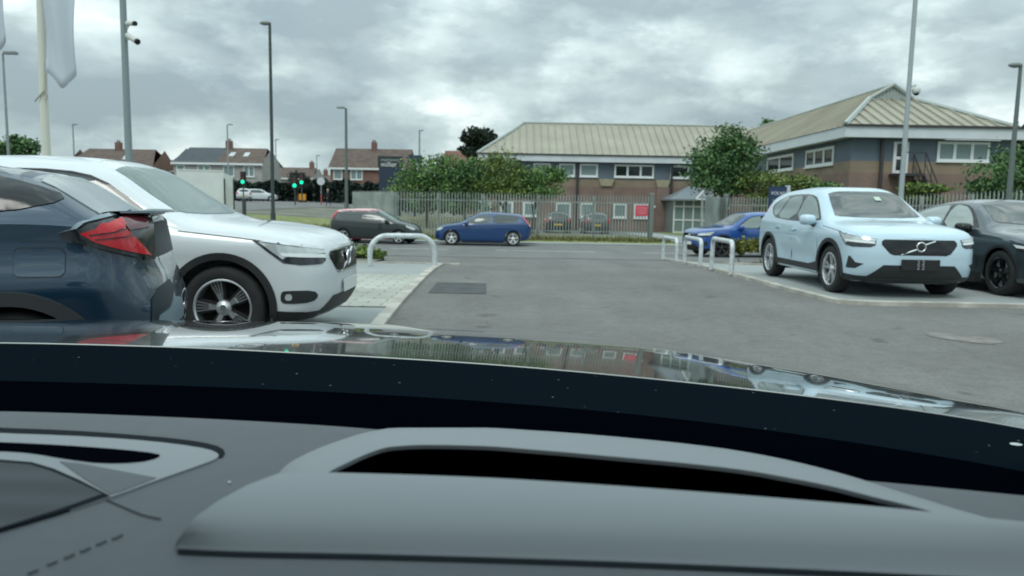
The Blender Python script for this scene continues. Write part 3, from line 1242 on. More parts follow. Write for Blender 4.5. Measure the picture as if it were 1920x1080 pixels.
# ice-blue crossover on the right display bay
root, bvh = make_suv('crossover_car', 'pale ice blue crossover facing the camera, grille with round emblem and black number plate', (5.74, 12.72, .012), R(-90), P_ICE, True, 'double')
hx = bvh.ray_cast(Vector((5, 0, .50)), Vector((-1, 0, 0)))[0].x
pl = plate(root, hx + .022, 0, .50, .54, .15, M_PLATEK, '2 2', M_GREYINK, .085)
for ch in list(pl.children):
    ch.location = (0, 0, .032)
M = Matrix.Translation((.0085, 0, -.036)) @ Matrix.Rotation(R(90), 4, 'Z') @ Matrix.Rotation(R(90), 4, 'X')
text_mesh('2 2', .085, M_GREYINK, 'plate_lettering', pl, M, extrude=.001)
b = MB()
b.quad([(0, -.05, -.05), (0, .05, -.05), (0, .05, .07), (0, -.05, .07)])
tg = b.build('windscreen_ticket', mat('pale_green_ticket', (.50, .60, .50), rough=.6), root)
tg.rotation_euler = (0, R(-59), 0)
tg.location = (.52, .16, 1.442)

# bright blue crossover on the street, coming out from behind the hoops
root, bvh = make_suv('crossover_car', 'bright blue crossover with silver bonnet glare on the street beside the navy totem sign', (8.55, 27.6, ground(8.5, 27.6)), R(192), P_BLUE, True, 'double', alloy=M_ALLOYDARK)
hx = bvh.ray_cast(Vector((5, 0, .50)), Vector((-1, 0, 0)))[0].x
plate(root, hx + .022, 0, .50, .52, .115, M_PLATEW, '', M_INK, .09)

# ------------------------------------------------------------------ dark low saloon on the right edge
SALOON = dict(
    L=4.62, W=1.86, xf=1.45, xr=-1.285, r=0.345, arch=0.385, style='blade', alloy=M_GLOSSBLACK, back=mat('grey_rim_back', (.38, .40, .41), rough=.5), Rf=.55, Rr=.5, nf=2.8, nr=3.0, tumble=.36, shoulder=.05,
    ncab=4.2, bow=.03,
    top=[(-2.31, .90), (-2.25, 1.03), (-2.1, 1.08), (-1.7, 1.20), (-1.2, 1.36), (-.6, 1.455), (-.1, 1.478), (.25, 1.44), (.6, 1.29), (1.0, 1.07), (1.15, 1.02), (1.6, .97), (2.0, .90), (2.2, .82), (2.31, .72)],
    belt=[(-2.31, .84), (-1.9, .98), (-1, .98), (0, .95), (1.0, .915), (1.6, .86), (2.05, .78), (2.31, .66)],
    bottom=[(-2.31, .40), (-2.0, .27), (-1, .19), (1, .19), (2.0, .21), (2.31, .26)],
    leanf=[(.2, -.12), (.35, -.03), (.5, 0), (.7, -.03), (.9, -.1)], leanr=[(.3, .1), (.5, 0), (.9, 0), (1.1, .05)],
    sculpt=lambda x, z: -0.02 * math.exp(-((z - .45) / .1)**2) + .012 * math.exp(-((z - .80) / .05)**2),
    features=[
        ('side', [(.84, .965), (.52, 1.20), (.22, 1.355), (-.15, 1.40), (-.65, 1.375), (-1.2, 1.26), (-1.55, 1.11), (-1.25, 1.005), (-.6, .985)], .006, 'window_surround', M_GLOSSBLACK, {'step': .035, 'round': 1}),
        ('side', [(.66, .99), (.48, 1.18), (.20, 1.33), (-.05, 1.365), (-.20, 1.368), (-.20, .99)], .010, 'front_window', mat('clear_side_glass', (.34, .39, .37), rough=.05, ior=1.5), {'round': 1}),
        ('side', [(-.27, .99), (-.27, 1.368), (-.6, 1.355), (-1.15, 1.245), (-1.42, 1.12), (-1.2, 1.025), (-.6, .995)], .010, 'rear_window', MATS['clear_side_glass'], {'step': .035, 'round': 1}),
        ('top', [(1.0, 0), (.98, .35), (.90, .6), (.85, .64), (.5, .58), (.27, .53), (.25, 0), (.27, -.53), (.5, -.58), (.85, -.64), (.9, -.6), (.98, -.35)], .006, 'windscreen', M_GLASS, {'step': .09}),
        ('side', ring_poly(1.45, .355, .375, .415, -8, 188, 30), .010, 'wheel_arch_trim', M_TRIM, {'step': .05}),
        ('side', ring_poly(-1.285, .355, .375, .415, -8, 188, 30), .010, 'wheel_arch_trim', M_TRIM, {'step': .05}),
        ('side', [(1.0, .15), (-.85, .15), (-.86, .32), (1.0, .32)], .010, 'sill_cladding', M_TRIM),
        ('f48', [(2.16, .55, .66), (2.16, .55, .70), (1.98, .82, .77), (1.72, .90, .80), (1.76, .89, .74), (1.9, .86, .69), (2.0, .78, .655)], .007, 'headlight', M_LAMPDARK, {'step': .04}),
        ('f48', [(2.16, .56, .685), (2.16, .56, .70), (1.98, .82, .765), (1.74, .90, .79), (1.80, .885, .74), (1.96, .82, .735)], .011, 'daytime_lamp', M_DRL, {'step': .04, 'under': 'headlight'}),
        ('front', [(-.45, .70), (.45, .70), (.45, .56), (-.45, .56)], .005, 'grille', M_GLOSSBLACK, {'round': 1}),
        ('front', [(-.6, .40), (.6, .40), (.66, .25), (-.66, .25)], .005, 'lower_intake', M_TRIM, {'round': 1}),
        ('side', [(.90, .36), (.90, .93), (.893, .93), (.893, .36)], .0015, 'door_gap', M_TRIM, {'step': .2}),
        ('side', [(-.235, .36), (-.235, .98), (-.243, .98), (-.243, .36)], .0015, 'door_gap', M_TRIM, {'step': .2}),
    ])
root, bvh = make_car('saloon_car', 'dark slate grey low car with black star wheels beside the pale blue crossover', SALOON, (8.28, 12.75, .016), R(-90), P_SLATE)
mirrors(root, .66, 1.0, 1.0, M_GLOSSBLACK)

# ------------------------------------------------------------------ navy hatchback close on the left, tail to the right
HATCH = dict(
    L=4.36, W=1.80, xf=1.30, xr=-1.50, r=0.345, arch=0.385, style='double', alloy=M_ALLOYDARK, Rf=.6, Rr=.42, nf=2.7, nr=2.8, tumble=.33, shoulder=.05, ncab=3.6, bow=.03,
    top=[(-2.18, .86), (-2.165, 1.00), (-2.15, 1.09), (-2.10, 1.165), (-2.02, 1.168), (-1.94, 1.19), (-1.80, 1.275), (-1.66, 1.365), (-1.56, 1.40), (-1.31, 1.435), (-.6, 1.54), (0, 1.56), (.3, 1.52), (.7, 1.32), (1.1, 1.11),
         (1.3, 1.06), (1.8, .95), (2.1, .83), (2.18, .74)],
    belt=[(-2.18, .82), (-2.0, 1.10), (-1.5, 1.13), (-1.0, 1.08), (0, 1.0), (1, .96), (1.6, .88), (2.18, .66)],
    bottom=[(-2.18, .46), (-2.05, .36), (-1.8, .24), (-1, .2), (1, .2), (1.9, .22), (2.18, .28)],
    leanr=[(.3, .10), (.5, -.02), (.62, -.03), (.75, .0), (.9, .05), (1.05, .06), (1.15, .05)], leanf=[(.2, -.1), (.5, 0), (.9, -.1)],
    sculpt=lambda x, z: .036 * math.exp(-((z - .82) / .07)**2) * sstep((-0.9 - x) / .4) * sstep((x + 2.1) / .3) + .02 * math.exp(-((z - .70) / .08)**2) * math.exp(-((x + 1.48) / .45)**2) - .012 * math.exp(-((z - 1.0) / .06)**2) * sstep((-1.2 - x) / .3) * sstep((x + 2.1) / .3),
    features=[
        ('side', [(-1.18, 1.14), (-1.10, 1.34), (-1.35, 1.385), (-1.58, 1.33), (-1.74, 1.27), (-1.68, 1.225)], .006, 'quarter_trim', M_GLOSSBLACK, {'round': 1, 'step': .03}),
        ('side', [(.95, 1.03), (.5, 1.33), (-.1, 1.45), (-1.0, 1.39), (-1.12, 1.14)], .004, 'side_window', M_GLASS, {'step': .035, 'round': 1}),
        ('top', [(-1.60, -.60), (-1.60, .60), (-2.03, .71), (-2.06, .60), (-2.06, -.60), (-2.03, -.71)], .006, 'rear_screen', mat('sky_pale_rear_glass', (.26, .29, .30), rough=.14, ior=2.0), {}),  # pale base carries the sky's grazing reflection
        ('side', ring_poly(-1.50, .355, .372, .445, -12, 192, 30), .014, 'wheel_arch_trim', mat('grey_arch_trim', (.032, .036, .039), rough=.6), {'step': .05}),
        ('side', ring_poly(1.30, .355, .372, .435, -12, 192, 30), .014, 'wheel_arch_trim', MATS['grey_arch_trim'], {'step': .05}),
        ('side', [(-1.30, .20), (-1.0, .20), (1.0, .20), (1.0, .33), (-.9, .33)], .012, 'sill_cladding', M_TRIM, {}),
        ('side', rrect(-1.76, -1.53, .865, 1.015, .035), .002, 'fuel_flap_gap', M_TRIM, {'sides': (1,), 'step': .03}),
        ('side', rrect(-1.756, -1.534, .869, 1.011, .032), .005, 'fuel_flap', None, {'sides': (1,), 'step': .03}),
        # tail lamp: black housing, red lenses
        ('r72', [(-1.74, .9, 1.082), (-1.90, .87, 1.13), (-2.16, .66, 1.185), (-2.17, .62, 1.17), (-2.15, .62, .92), (-2.11, .70, .935), (-1.97, .84, .985), (-1.83, .9, 1.035)], .022, 'tail_lamp', mat('smoked_lamp_housing', (.012, .014, .016), rough=.12, ior=1.6), {'far': .005, 'step': .035}),
        ('r72', [(-1.83, .88, 1.085), (-1.92, .865, 1.115), (-2.02, .80, 1.14), (-2.015, .80, 1.10), (-2.05, .78, 1.06), (-2.13, .68, .945), (-2.0, .82, .995), (-1.90, .87, 1.035)], .032, 'red_lens', M_RED, {'far': .009, 'step': .035, 'under': 'tail_lamp'}),
        ('r72', [(-1.87, .88, 1.080), (-2.01, .80, 1.100), (-2.02, .80, 1.094), (-1.87, .88, 1.073)], .036, 'lens_rib', M_REDDARK, {'far': .012, 'step': .03, 'under': 'tail_lamp'}),
        ('r72', [(-1.89, .88, 1.056), (-2.04, .79, 1.070), (-2.05, .79, 1.064), (-1.895, .88, 1.050)], .036, 'lens_rib', M_REDDARK, {'far': .012, 'step': .03, 'under': 'tail_lamp'}),
        ('r72', [(-2.0, .80, 1.14), (-2.14, .68, 1.17), (-2.14, .68, 1.10), (-2.03, .78, 1.09)], .030, 'dark_lens', M_REDDARK, {'far': .009, 'step': .03, 'under': 'tail_lamp'}),
        ('rear', [(-.60, .93), (.60, .93), (.60, 1.13), (-.60, 1.13)], .005, 'rear_panel', mat('satin_black_panel', (.016, .026, .034), rough=.5, spec=.3), {}),
        ('r72', [(-1.74, .9, 1.086), (-1.90, .87, 1.135), (-2.12, .68, 1.18), (-2.12, .68, 1.198), (-1.90, .87, 1.152)], .030, 'lamp_ledge', mat('silvery_lamp_ledge', (.22, .27, .30), rough=.2, metal=.4), {'far': .006, 'step': .03}),
    ])
HATCH['features'] = [f if f[4] is not None else (f[0], f[1], f[2], f[3], P_NAVY, *f[5:]) for f in HATCH['features']]
root, bvh = make_car('hatchback_car', 'dark navy hatchback with red wedge tail lamp, nearest car on the left', HATCH, (-4.20, 4.05, -.015), R(198), P_NAVY)


def seen_outline(root, bvh, pix):
    # where sight lines meet the body, as points of the car
    inv = world_of(root).inverted()
    o = inv @ EYE
    out = []
    for px, py in pix:
        h = bvh.ray_cast(o, (inv.to_3x3() @ ray(px, py)).normalized())[0]
        if h is not None:
            out.append((h.x, abs(h.y), h.z))
    return out


for nm_, m_, off_, pix in (('bumper_vent', MATS['satin_black_panel'], .006, [(283, 600), (284, 562), (298, 538), (316, 523), (326, 538), (318, 574), (300, 588), (296, 604)]),
                           ('lower_bumper', mat('grey_blue_bumper', (.16, .22, .26), rough=.35), .010, [(292, 620), (297, 592), (318, 578), (328, 556), (338, 556), (342, 590), (340, 620)])):
    pp = seen_outline(root, bvh, pix)
    if len(pp) > 3:
        patch(bvh, pp, 'r66', 1, off_, nm_, m_, root, step=.03)
# spoiler lip along the tail
b = MB()
rows = []
for y in lin(-.66, .66, 13):
    k = 1 - .10 * (abs(y) / .66)**2
    rows.append([(-2.0 * k - .02, y, 1.172), (-2.10 * k - .03, y, 1.195), (-2.16 * k - .03, y, 1.198), (-2.165 * k - .03, y, 1.186), (-2.06 * k, y, 1.162)])
b.grid(rows)
b.build('tail_spoiler', P_NAVY, root, smooth=True)

# ------------------------------------------------------------------ small cars on the street
COUPE = dict(
    L=4.25, W=1.78, xf=1.33, xr=-1.31, r=0.318, arch=0.355, style='plain', alloy=mat('pale_alloy', (.72, .74, .75), rough=.35, metal=.4), back=mat('mid_grey_back', (.25, .26, .27), rough=.6), Rf=.7, Rr=.45, nf=2.4, nr=2.8, tumble=.36, shoulder=.05, ncab=3.8, bow=.03, res=.8,
    top=[(-2.125, .80), (-2.09, .95), (-1.98, 1.02), (-1.75, 1.30), (-1.6, 1.37), (-1.2, 1.405), (-.3, 1.447), (.1, 1.42), (.5, 1.25), (.95, 1.02), (1.1, .98), (1.6, .90), (1.95, .80), (2.125, .66)],
    belt=[(-2.125, .76), (-1.9, .98), (-1, .95), (0, .92), (1, .87), (1.6, .80), (2.125, .58)],
    bottom=[(-2.125, .36), (-1.9, .25), (-1, .17), (1, .17), (1.9, .18), (2.125, .24)],
    leanf=[(.2, -.08), (.4, 0), (.7, -.06)], leanr=[(.3, .08), (.5, 0), (.8, 0), (1.0, .04)],
    features=[
        ('side', [(.82, .94), (.42, 1.19), (.10, 1.315), (-.35, 1.345), (-.35, .95)], .005, 'front_window', mat('grey_green_glass', (.09, .11, .105), rough=.05, ior=1.6), {'round': 1}),
        ('side', [(-.42, .955), (-.42, 1.345), (-1.2, 1.32), (-1.62, 1.25), (-1.45, 1.06), (-1.3, 1.0)], .005, 'rear_window', M_GLASS, {'step': .035, 'round': 1}),
        ('top', [(.93, 0), (.9, .4), (.82, .6), (.45, .54), (.16, .5), (.14, 0), (.16, -.5), (.45, -.54), (.82, -.6), (.9, -.4)], .005, 'windscreen', MATS['grey_green_glass'], {'step': .1}),
        ('f50', [(2.0, .52, .66), (1.95, .62, .72), (1.72, .80, .77), (1.70, .81, .72), (1.85, .76, .63), (1.98, .6, .62)], .008, 'headlight', M_LAMP, {'step': .05}),
        ('r70', [(-1.70, .70, 1.29), (-1.78, .70, 1.28), (-2.0, .72, 1.02), (-2.07, .70, .88), (-2.03, .76, .87), (-1.92, .80, .95)], .010, 'tail_lamp', M_RED, {'step': .05}),
        ('r70', [(-2.02, .74, .93), (-2.07, .70, .86), (-2.03, .76, .85), (-1.99, .78, .90)], .014, 'reversing_lamp', M_DRL, {'step': .05, 'under': 'tail_lamp'}),
        ('side', [(.85, .22), (.85, .92), (.842, .92), (.842, .22)], .002, 'door_gap', M_TRIM, {'step': .2}),
        ('side', [(-.385, .22), (-.385, .95), (-.393, .95), (-.393, .22)], .002, 'door_gap', M_TRIM, {'step': .2}),
        ('front', [(-.35, .62), (.35, .62), (.28, .48), (-.28, .48)], .006, 'grille', M_GLOSSBLACK, {}),
        ('front', [(-.6, .36), (.6, .36), (.6, .24), (-.6, .24)], .006, 'lower_intake', M_TRIM, {'round': 1}),
        ('side', [(.9, .175), (-.9, .175), (-.9, .24), (.9, .24)], .02, 'sill_skirt', None, {}),
        ('r30', [(-2.0, .66, 1.10), (-2.0, -.6, 1.10), (-1.8, -.55, 1.25), (-1.8, .55, 1.25)], .004, 'rear_screen', M_GLASS, {'sides': (1,)}),
    ])
COUPE['features'] = [f if f[4] is not None else (f[0], f[1], f[2], f[3], P_BLUE2, *f[5:]) for f in COUPE['features']]
root, bvh = make_car('hatchback_car', 'dark royal blue three door hatchback parked on the street before the fence', COUPE, (-1.30, 32.9, ground(-1.3, 32.9)), R(180), P_BLUE2)
mirrors(root, .70, .95, .95, P_BLUE2)

SMALL = dict(
    L=4.03, W=1.69, xf=1.25, xr=-1.26, r=0.30, arch=0.34, style='plain', Rf=.7, Rr=.40, nf=2.3, nr=2.8, tumble=.34, shoulder=.04, ncab=3.8, bow=.03, res=.8,
    top=[(-2.015, .82), (-1.99, 1.0), (-1.92, 1.06), (-1.72, 1.38), (-1.6, 1.43), (-1, 1.475), (-.3, 1.49), (.15, 1.44), (.55, 1.27), (1.05, 1.03), (1.2, .99), (1.6, .90), (1.9, .78), (2.015, .66)],
    belt=[(-2.015, .78), (-1.8, 1.0), (-1, .97), (0, .93), (1, .89), (1.6, .80), (2.015, .58)],
    bottom=[(-2.015, .36), (-1.8, .26), (-1, .19), (1, .19), (1.8, .19), (2.015, .25)],
    leanf=[(.2, -.08), (.4, 0), (.7, -.06)], leanr=[(.3, .08), (.5, 0), (.8, 0), (1.0, .04)],
    features=[
        ('top', [(.28, .5), (.28, -.5), (-1.55, -.5), (-1.66, -.42), (-1.66, .42), (-1.55, .5)], .006, 'roof_panel', P_REDROOF, {'step': .15, 'round': 1}),
        ('side', [(.24, 1.44), (-.3, 1.49), (-1.2, 1.47), (-1.62, 1.40), (-1.68, 1.33), (-1.2, 1.36), (-.3, 1.375), (.1, 1.345)], .012, 'roof_rail', P_REDROOF, {'step': .1}),
        ('side', [(.88, .96), (.48, 1.21), (.15, 1.335), (-.32, 1.37), (-.32, .97)], .005, 'front_window', MATS['grey_green_glass'], {'step': .035, 'round': 1}),
        ('side', [(-.38, .975), (-.38, 1.37), (-1.15, 1.345), (-1.5, 1.26), (-1.4, 1.03)], .005, 'rear_window', M_GLASS, {'step': .035, 'round': 1}),
        ('top', [(1.02, 0), (1.0, .4), (.92, .58), (.5, .52), (.22, .48), (.2, 0), (.22, -.48), (.5, -.52), (.92, -.58), (1.0, -.4)], .005, 'windscreen', MATS['pale_green_windscreen'], {'step': .1}),
        ('f50', [(1.93, .48, .66), (1.86, .6, .73), (1.55, .76, .82), (1.56, .765, .74), (1.8, .70, .63), (1.9, .58, .61)], .008, 'headlight', M_LAMP, {'step': .05}),
        ('r60', [(-1.58, .62, 1.37), (-1.70, .62, 1.36), (-1.96, .66, 1.02), (-1.99, .62, .90), (-1.90, .74, .92), (-1.74, .74, 1.10)], .010, 'tail_lamp', M_RED, {'step': .05}),
        ('side', [(.85, .2), (.85, .92), (.842, .92), (.842, .2)], .002, 'door_gap', M_TRIM, {'step': .2}),
        ('side', [(1.0, .185), (-1.0, .185), (-1.0, .235), (1.0, .235)], .012, 'sill_strip', M_REDDARK, {}),
        ('front', [(-.45, .45), (.45, .45), (.5, .28), (-.5, .28)], .006, 'lower_intake', M_TRIM, {'round': 1}),
        ('rear', [(-.5, 1.08), (.5, 1.08), (.45, 1.32), (-.45, 1.32)], .006, 'rear_screen', M_GLASS, {'round': 1}),
    ])
root, bvh = make_car('hatchback_car', 'black hatchback with red roof and red tail lamps, behind the galvanised hoop', SMALL, (-6.0, 33.1, ground(-6, 33.1)), R(-10), P_BLACK)
mirrors(root, .75, .92, .97, P_BLACK)

# ------------------------------------------------------------------ parked cars far off
FAR = dict(
    L=4.35, W=1.78, xf=1.3, xr=-1.3, r=0.31, arch=0.35, style='plain', Rf=.6, Rr=.4, tumble=.33, shoulder=.04, ncab=4.0, res=.55,
    top=[(-2.175, .85), (-2.1, 1.05), (-1.95, 1.30), (-1.75, 1.45), (-.8, 1.53), (0, 1.51), (.3, 1.43), (.9, 1.08), (1.1, 1.02), (1.7, .92), (2.175, .68)],
    belt=[(-2.175, .8), (-1.8, .98), (0, .95), (1, .9), (2.175, .6)],
    bottom=[(-2.175, .38), (-1.9, .25), (0, .2), (1.9, .2), (2.175, .26)],
    features=[
        ('side', [(.75, .99), (.3, 1.33), (-.2, 1.42), (-1.3, 1.38), (-1.6, 1.2), (-1.4, 1.02)], .006, 'side_window', M_GLASS, {'step': .035, 'round': 1, 'step': .12}),
        ('rear', [(-.6, 1.08), (.6, 1.08), (.52, 1.38), (-.52, 1.38)], .006, 'rear_screen', M_GLASS, {'round': 1, 'step': .12}),
        ('top', [(.9, .55), (.35, .5), (.35, -.5), (.9, -.55)], .006, 'windscreen', M_GLASS, {'step': .12}),
        ('r55', [(-2.1, .62, .80), (-2.02, .8, .82), (-1.95, .8, 1.05), (-2.05, .62, 1.05)], .01, 'tail_lamp', M_RED, {'step': .08}),
        ('f50', [(2.0, .5, .68), (1.75, .78, .78), (1.75, .78, .68), (1.95, .6, .62)], .01, 'headlight', M_LAMP, {'step': .08}),
        ('rear', [(-.80, .52), (.80, .52), (.80, .28), (-.80, .28)], .01, 'lower_bumper', M_TRIM, {'step': .12}),
        ('rear', [(-.26, .70), (.26, .70), (.26, .59), (-.26, .59)], .012, 'number_plate', M_PLATEY, {'step': .2}),
    ])


def far_car(label, px, Y, rz, pm, sx=1.0, sz=1.0, cat='car', name='parked_car', group=None):
    x = P(px, 400, Y).x
    r, bv = make_car(name, label, FAR, (x, Y, ground(x, Y)), rz, pm, group, cat)
    return r


P_DARKGREY = paint('charcoal_car_paint', (.030, .034, .036), rough=.4)
P_GREY2 = paint('mid_grey_car_paint', (.085, .10, .10), rough=.4)
far_car('dark hatchback with yellow plate parked behind the fence, left of the downpipe', 1044, 53.0, R(90), P_DARKGREY)
far_car('grey estate with yellow plate parked behind the fence, right of the downpipe', 1114, 53.0, R(90), P_GREY2)
far_car('white estate seen from behind on the far road, beside the white box van', 459, 92.0, R(108), P_WHITE)
far_car('white saloon side on, just past the white estate on the far road', 490, 97.0, R(10), P_WHITE)
far_car('white hatchback side on, furthest off behind the tall dark lamp post', 510, 112.0, R(5), P_WHITE)

# ------------------------------------------------------------------ hoops, poles, lamps
HOOPS = 'galvanised hoop barriers round the display bays'


def hoop(a, b, h, r, label, bend=0.16):
    """an inverted U of steel tube between two ground points"""
    a, b = Vector((*a, 0)), Vector((*b, 0))
    za, zb = ground(a.x, a.y) + KERB_H - .03, ground(b.x, b.y) + KERB_H - .03
    c = (a + b) / 2
    zt = (za + zb) / 2 + h
    u = (b - a).normalized()
    pts = [Vector((a.x, a.y, za))]
    for t in lin(0, 90, 8):
        q = a + u * bend * (1 - math.cos(R(t)))
        pts.append(Vector((q.x, q.y, zt - bend + bend * math.sin(R(t)))))
    for t in lin(90, 0, 8):
        q = b - u * bend * (1 - math.cos(R(t)))
        pts.append(Vector((q.x, q.y, zt - bend + bend * math.sin(R(t)))))
    pts.append(Vector((b.x, b.y, zb)))
    m = MB()
    o = bpy.data.objects.new
    m.tube(pts, r, 12)
    ob = m.build('hoop_barrier', M_GALV, world=True, smooth=True, loc=(c.x, c.y, (za + zb) / 2))
    return tag(ob, label, 'barrier', HOOPS)


hoop(gA(694, 500), gA(815, 500), .61, .052, 'wide low galvanised hoop on the left bay beside the white crossover', bend=.34)
hoop(gA(1243, 488), gA(1268, 491), .64, .047, 'galvanised hoop at the street end of the right kerb, smallest in the row')
hoop(gA(1283, 495), gA(1313, 501), .64, .047, 'galvanised hoop on the right kerb, middle one in front of the blue crossover', bend=.14)
hoop(gA(1334, 507), gA(1371, 517), .64, .047, 'galvanised hoop nearest the camera in the right kerb row, left of the shrub', bend=.14)
ph = gA(1388, 481)
hoop(ph, (ph[0] + 2.3, ph[1] - .5), .64, .050, 'wide galvanised hoop running behind the pale blue crossover before the yellow shrub', bend=.30)


def lamp_post(px_top, py_top, px_base, Y, label, r0=.07, r1=.045, arm=0.0, m=M_POLE, head='box', lower=None):
    base = P(px_base, 400, Y)
    zt = P(px_top, py_top, Y).z
    x, zg = base.x, ground(base.x, Y)
    root = empty('street_lamp', (x, Y, zg), 0, label, 'street lamp', 'street lamps round the site')
    H = zt - zg
    b = MB()
    b.tube([(0, 0, 0), (0, 0, 1.3)], r0 * 1.35, 10)
    b.tube([(0, 0, 1.3), (0, 0, H)], [r0, r1], 10)
    b.build('post', lower or m, root, smooth=True)
    b = MB()
    if abs(arm) > .01:
        b.tube([(0, 0, H - .03), (arm, 0, H + .02)], .035, 8)
    s = 1 if arm >= 0 else -1
    x0, x1 = (arm - .02 * s, arm + .55 * s)
    w = .13
    if head == 'box':
        b.box(min(x0, x1), max(x0, x1), -w, w, H - .02, H + .09)
    else:
        b.ellipsoid((arm - .10, 0, H + .03), .20, .10, .075)
    b.build('lamp_head', mat('weathered_lamp_head', (.20, .22, .21), rough=.5), root, smooth=True)
    return root


lamp_post(24, 101, 22, 36, 'grey street lamp with short arm, far left beyond the flagpole', arm=.10)
lamp_post(505, 45, 512, 27, 'tall dark street lamp on the verge, tallest between the white crossover and the houses', r0=.07, r1=.05, m=M_POLEDARK, head='oval', arm=-.05)
lamp_post(648, 203, 650, 58, 'green grey street lamp in front of the brick semi with its head turned left', arm=-.12, r0=.13, r1=.09, m=mat('olive_lamp_post', (.12, .15, .14), rough=.6))
lamp_post(429, 234, 430, 95, 'thin distant lamp post over the house with two roof windows', r0=.10, r1=.08, m=mat('distant_lamp_post', (.25, .30, .30), rough=.6), arm=.1)
lamp_post(142, 234, 144, 98, 'thin distant lamp post in front of the leftmost house', r0=.10, r1=.08, m=MATS['distant_lamp_post'])
lamp_post(785, 245, 786, 105, 'thin distant lamp post right of the brick semi', r0=.13, r1=.11, m=MATS['distant_lamp_post'])
lamp_post(518, 262, 519, 120, 'faint thin lamp post just right of the tall dark one', r0=.10, r1=.08, m=MATS['distant_lamp_post'])
lamp_post(594, 292, 595, 130, 'shortest faint lamp post between the two rows of houses', r0=.09, r1=.07, m=MATS['distant_lamp_post'])
lamp_post(1897, 124, 1889, 21.5, 'street lamp with oval head at the right edge, dark lower post', r0=.085, r1=.045, m=MATS['olive_lamp_post'], head='oval', arm=-.05)


def camera_pole(px, Y, ztop, r0, r1, label, kind):
    x = P(px, 330, Y).x
    zg = ground(x, Y)
    root = empty('camera_pole', (x, Y, zg), 0, label, 'camera pole')
    b = MB()
    b.tube([(0, 0, 0), (0, 0, .9)], r0 * 1.3, 12)
    b.tube([(0, 0, .9), (0, 0, ztop - zg)], [r0, r1], 12)
    b.build('pole', mat('blue_grey_pole', (.24, .29, .30), rough=.45, metal=.3) if kind == 'bullet' else mat('dull_galvanised_pole', (.36, .40, .41), rough=.5, metal=.2), root, smooth=True)
    return root, zg


M_CAMW = mat('camera_housing_white', (.55, .57, .53), rough=.4)
M_CAMK = mat('camera_lens_black', (.01, .01, .012), rough=.1)
root, zg = camera_pole(243, 16, 9.0, .075, .055, 'blue grey steel pole with two white bullet cameras, behind the white crossover', 'bullet')
for py, dx, dz, sc in ((50, .20, -.02, 1.0), (72, .24, -.14, 1.25)):
    z = P(243, py, 16).z - zg
    c = MB()
    c.tube([(.05, 0, z - .05), (.13, -.05, z + .03)], .022, 8)
    c.tube([(.10, -.06, z + .05), (.10 + dx, -.16, z + .05 + dz)], .048 * sc, 12)
    o = c.build('security_camera', M_CAMW, root, smooth=True)
    l = MB()
    d = Vector((dx, -.10, dz)).normalized()
    e = Vector((.10 + dx, -.16, z + .05 + dz))
    l.tube([e - d * .01, e + d * .035], .05 * sc, 12)
    l.build('lens', M_CAMK, o, smooth=True)
root, zg = camera_pole(1692, 19, 9.5, .062, .048, 'galvanised steel pole with a dome camera, behind the pale blue crossover', 'dome')
z = P(1700, 170, 19).z - zg
c = MB()
c.tube([(.06, 0, z + .10), (.14, -.03, z + .14), (.17, -.03, z + .06)], .025, 8)
c.ellipsoid((.17, -.03, z), .10, .10, .11)
o = c.build('dome_camera', M_CAMW, root, smooth=True)
c = MB()
c.ellipsoid((.17, -.04, z - .05), .075, .075, .075)
c.build('lens', M_CAMK, o, smooth=True)

# flagpoles and flags
M_FLAG = mat('white_flag_cloth', (.52, .57, .63), rough=.8)
M_FPOLE = mat('cream_flagpole', (.60, .60, .52), rough=.4)


def flagpole(px, Y, label, lab2, zbot, w, phase):
    x = P(px, 150, Y).x
    zg = ground(x, Y)
    root = empty('flagpole', (x, Y, zg), 0, label, 'flagpole', 'flagpoles on the left')
    b = MB()
    b.tube([(0, 0, 0), (0, 0, 2.6), (.03, 0, 4.2), (.09, 0, 8.5)], [.062, .058, .05, .034], 12)
    b.build('pole', M_FPOLE, root, smooth=True)
    b = MB()
    z = P(px, 178, Y).z - zg
    b.tube([(-.09, -.06, z - .10), (-.02, -.075, z - .03), (.06, -.06, z + .06), (.09, -.05, z - .02), (.06, -.06, z - .09)], .012, 6)
    b.tube([(.07, -.05, z + .05), (.075, -.04, z + .30)], .010, 6)
    b.build('halyard', mat('halyard_rope', (.38, .36, .30), rough=.8), root)
    fl = MB()
    rows = []
    Z0 = zbot - zg
    for i in range(29):
        v = i / 28
        zz = Z0 + v * 3.4
        row = []
        for j in range(15):
            u = j / 14
            ww = w * (1 + .35 * v) * (1 - .06 * math.sin(6 * v + phase))
            sag = -.24 * math.sin(PI * min(1, u * .95)) * max(0, 1 - v * 3.2) * (0.6 + .5 * u)
            row.append((.075 + .03 * v + u * ww, -.05 + .07 * math.sin(7 * u + 5 * v + phase) * u + .05 * math.sin(11 * v + 3 * u), zz + sag + .02 * math.sin(9 * u)))
        rows.append(row)
    fl.grid(rows)
    o = fl.build('flag', M_FLAG, world=False, smooth=True, loc=(x, Y, zg))
    so = o.modifiers.new('cloth', 'SOLIDIFY')
    so.thickness = .004
    tag(o, lab2, 'flag', 'plain white flags on the flagpoles')


flagpole(80, 11, 'cream flagpole with rope tied round it, left of the camera pole', 'pale plain flag hanging from the cream flagpole', P(80, 135, 11).z, .42, .5)
flagpole(-62, 11, 'cream flagpole beyond the left edge that carries the cut off flag', 'pale plain flag cut off by the left edge of the picture', P(-62, 70, 11).z, .56, 2.1)

# ------------------------------------------------------------------ palisade fences
M_PAL = mat('palisade_steel', (.31, .35, .335), rough=.6, metal=.15, var=.2, vscale=.8)


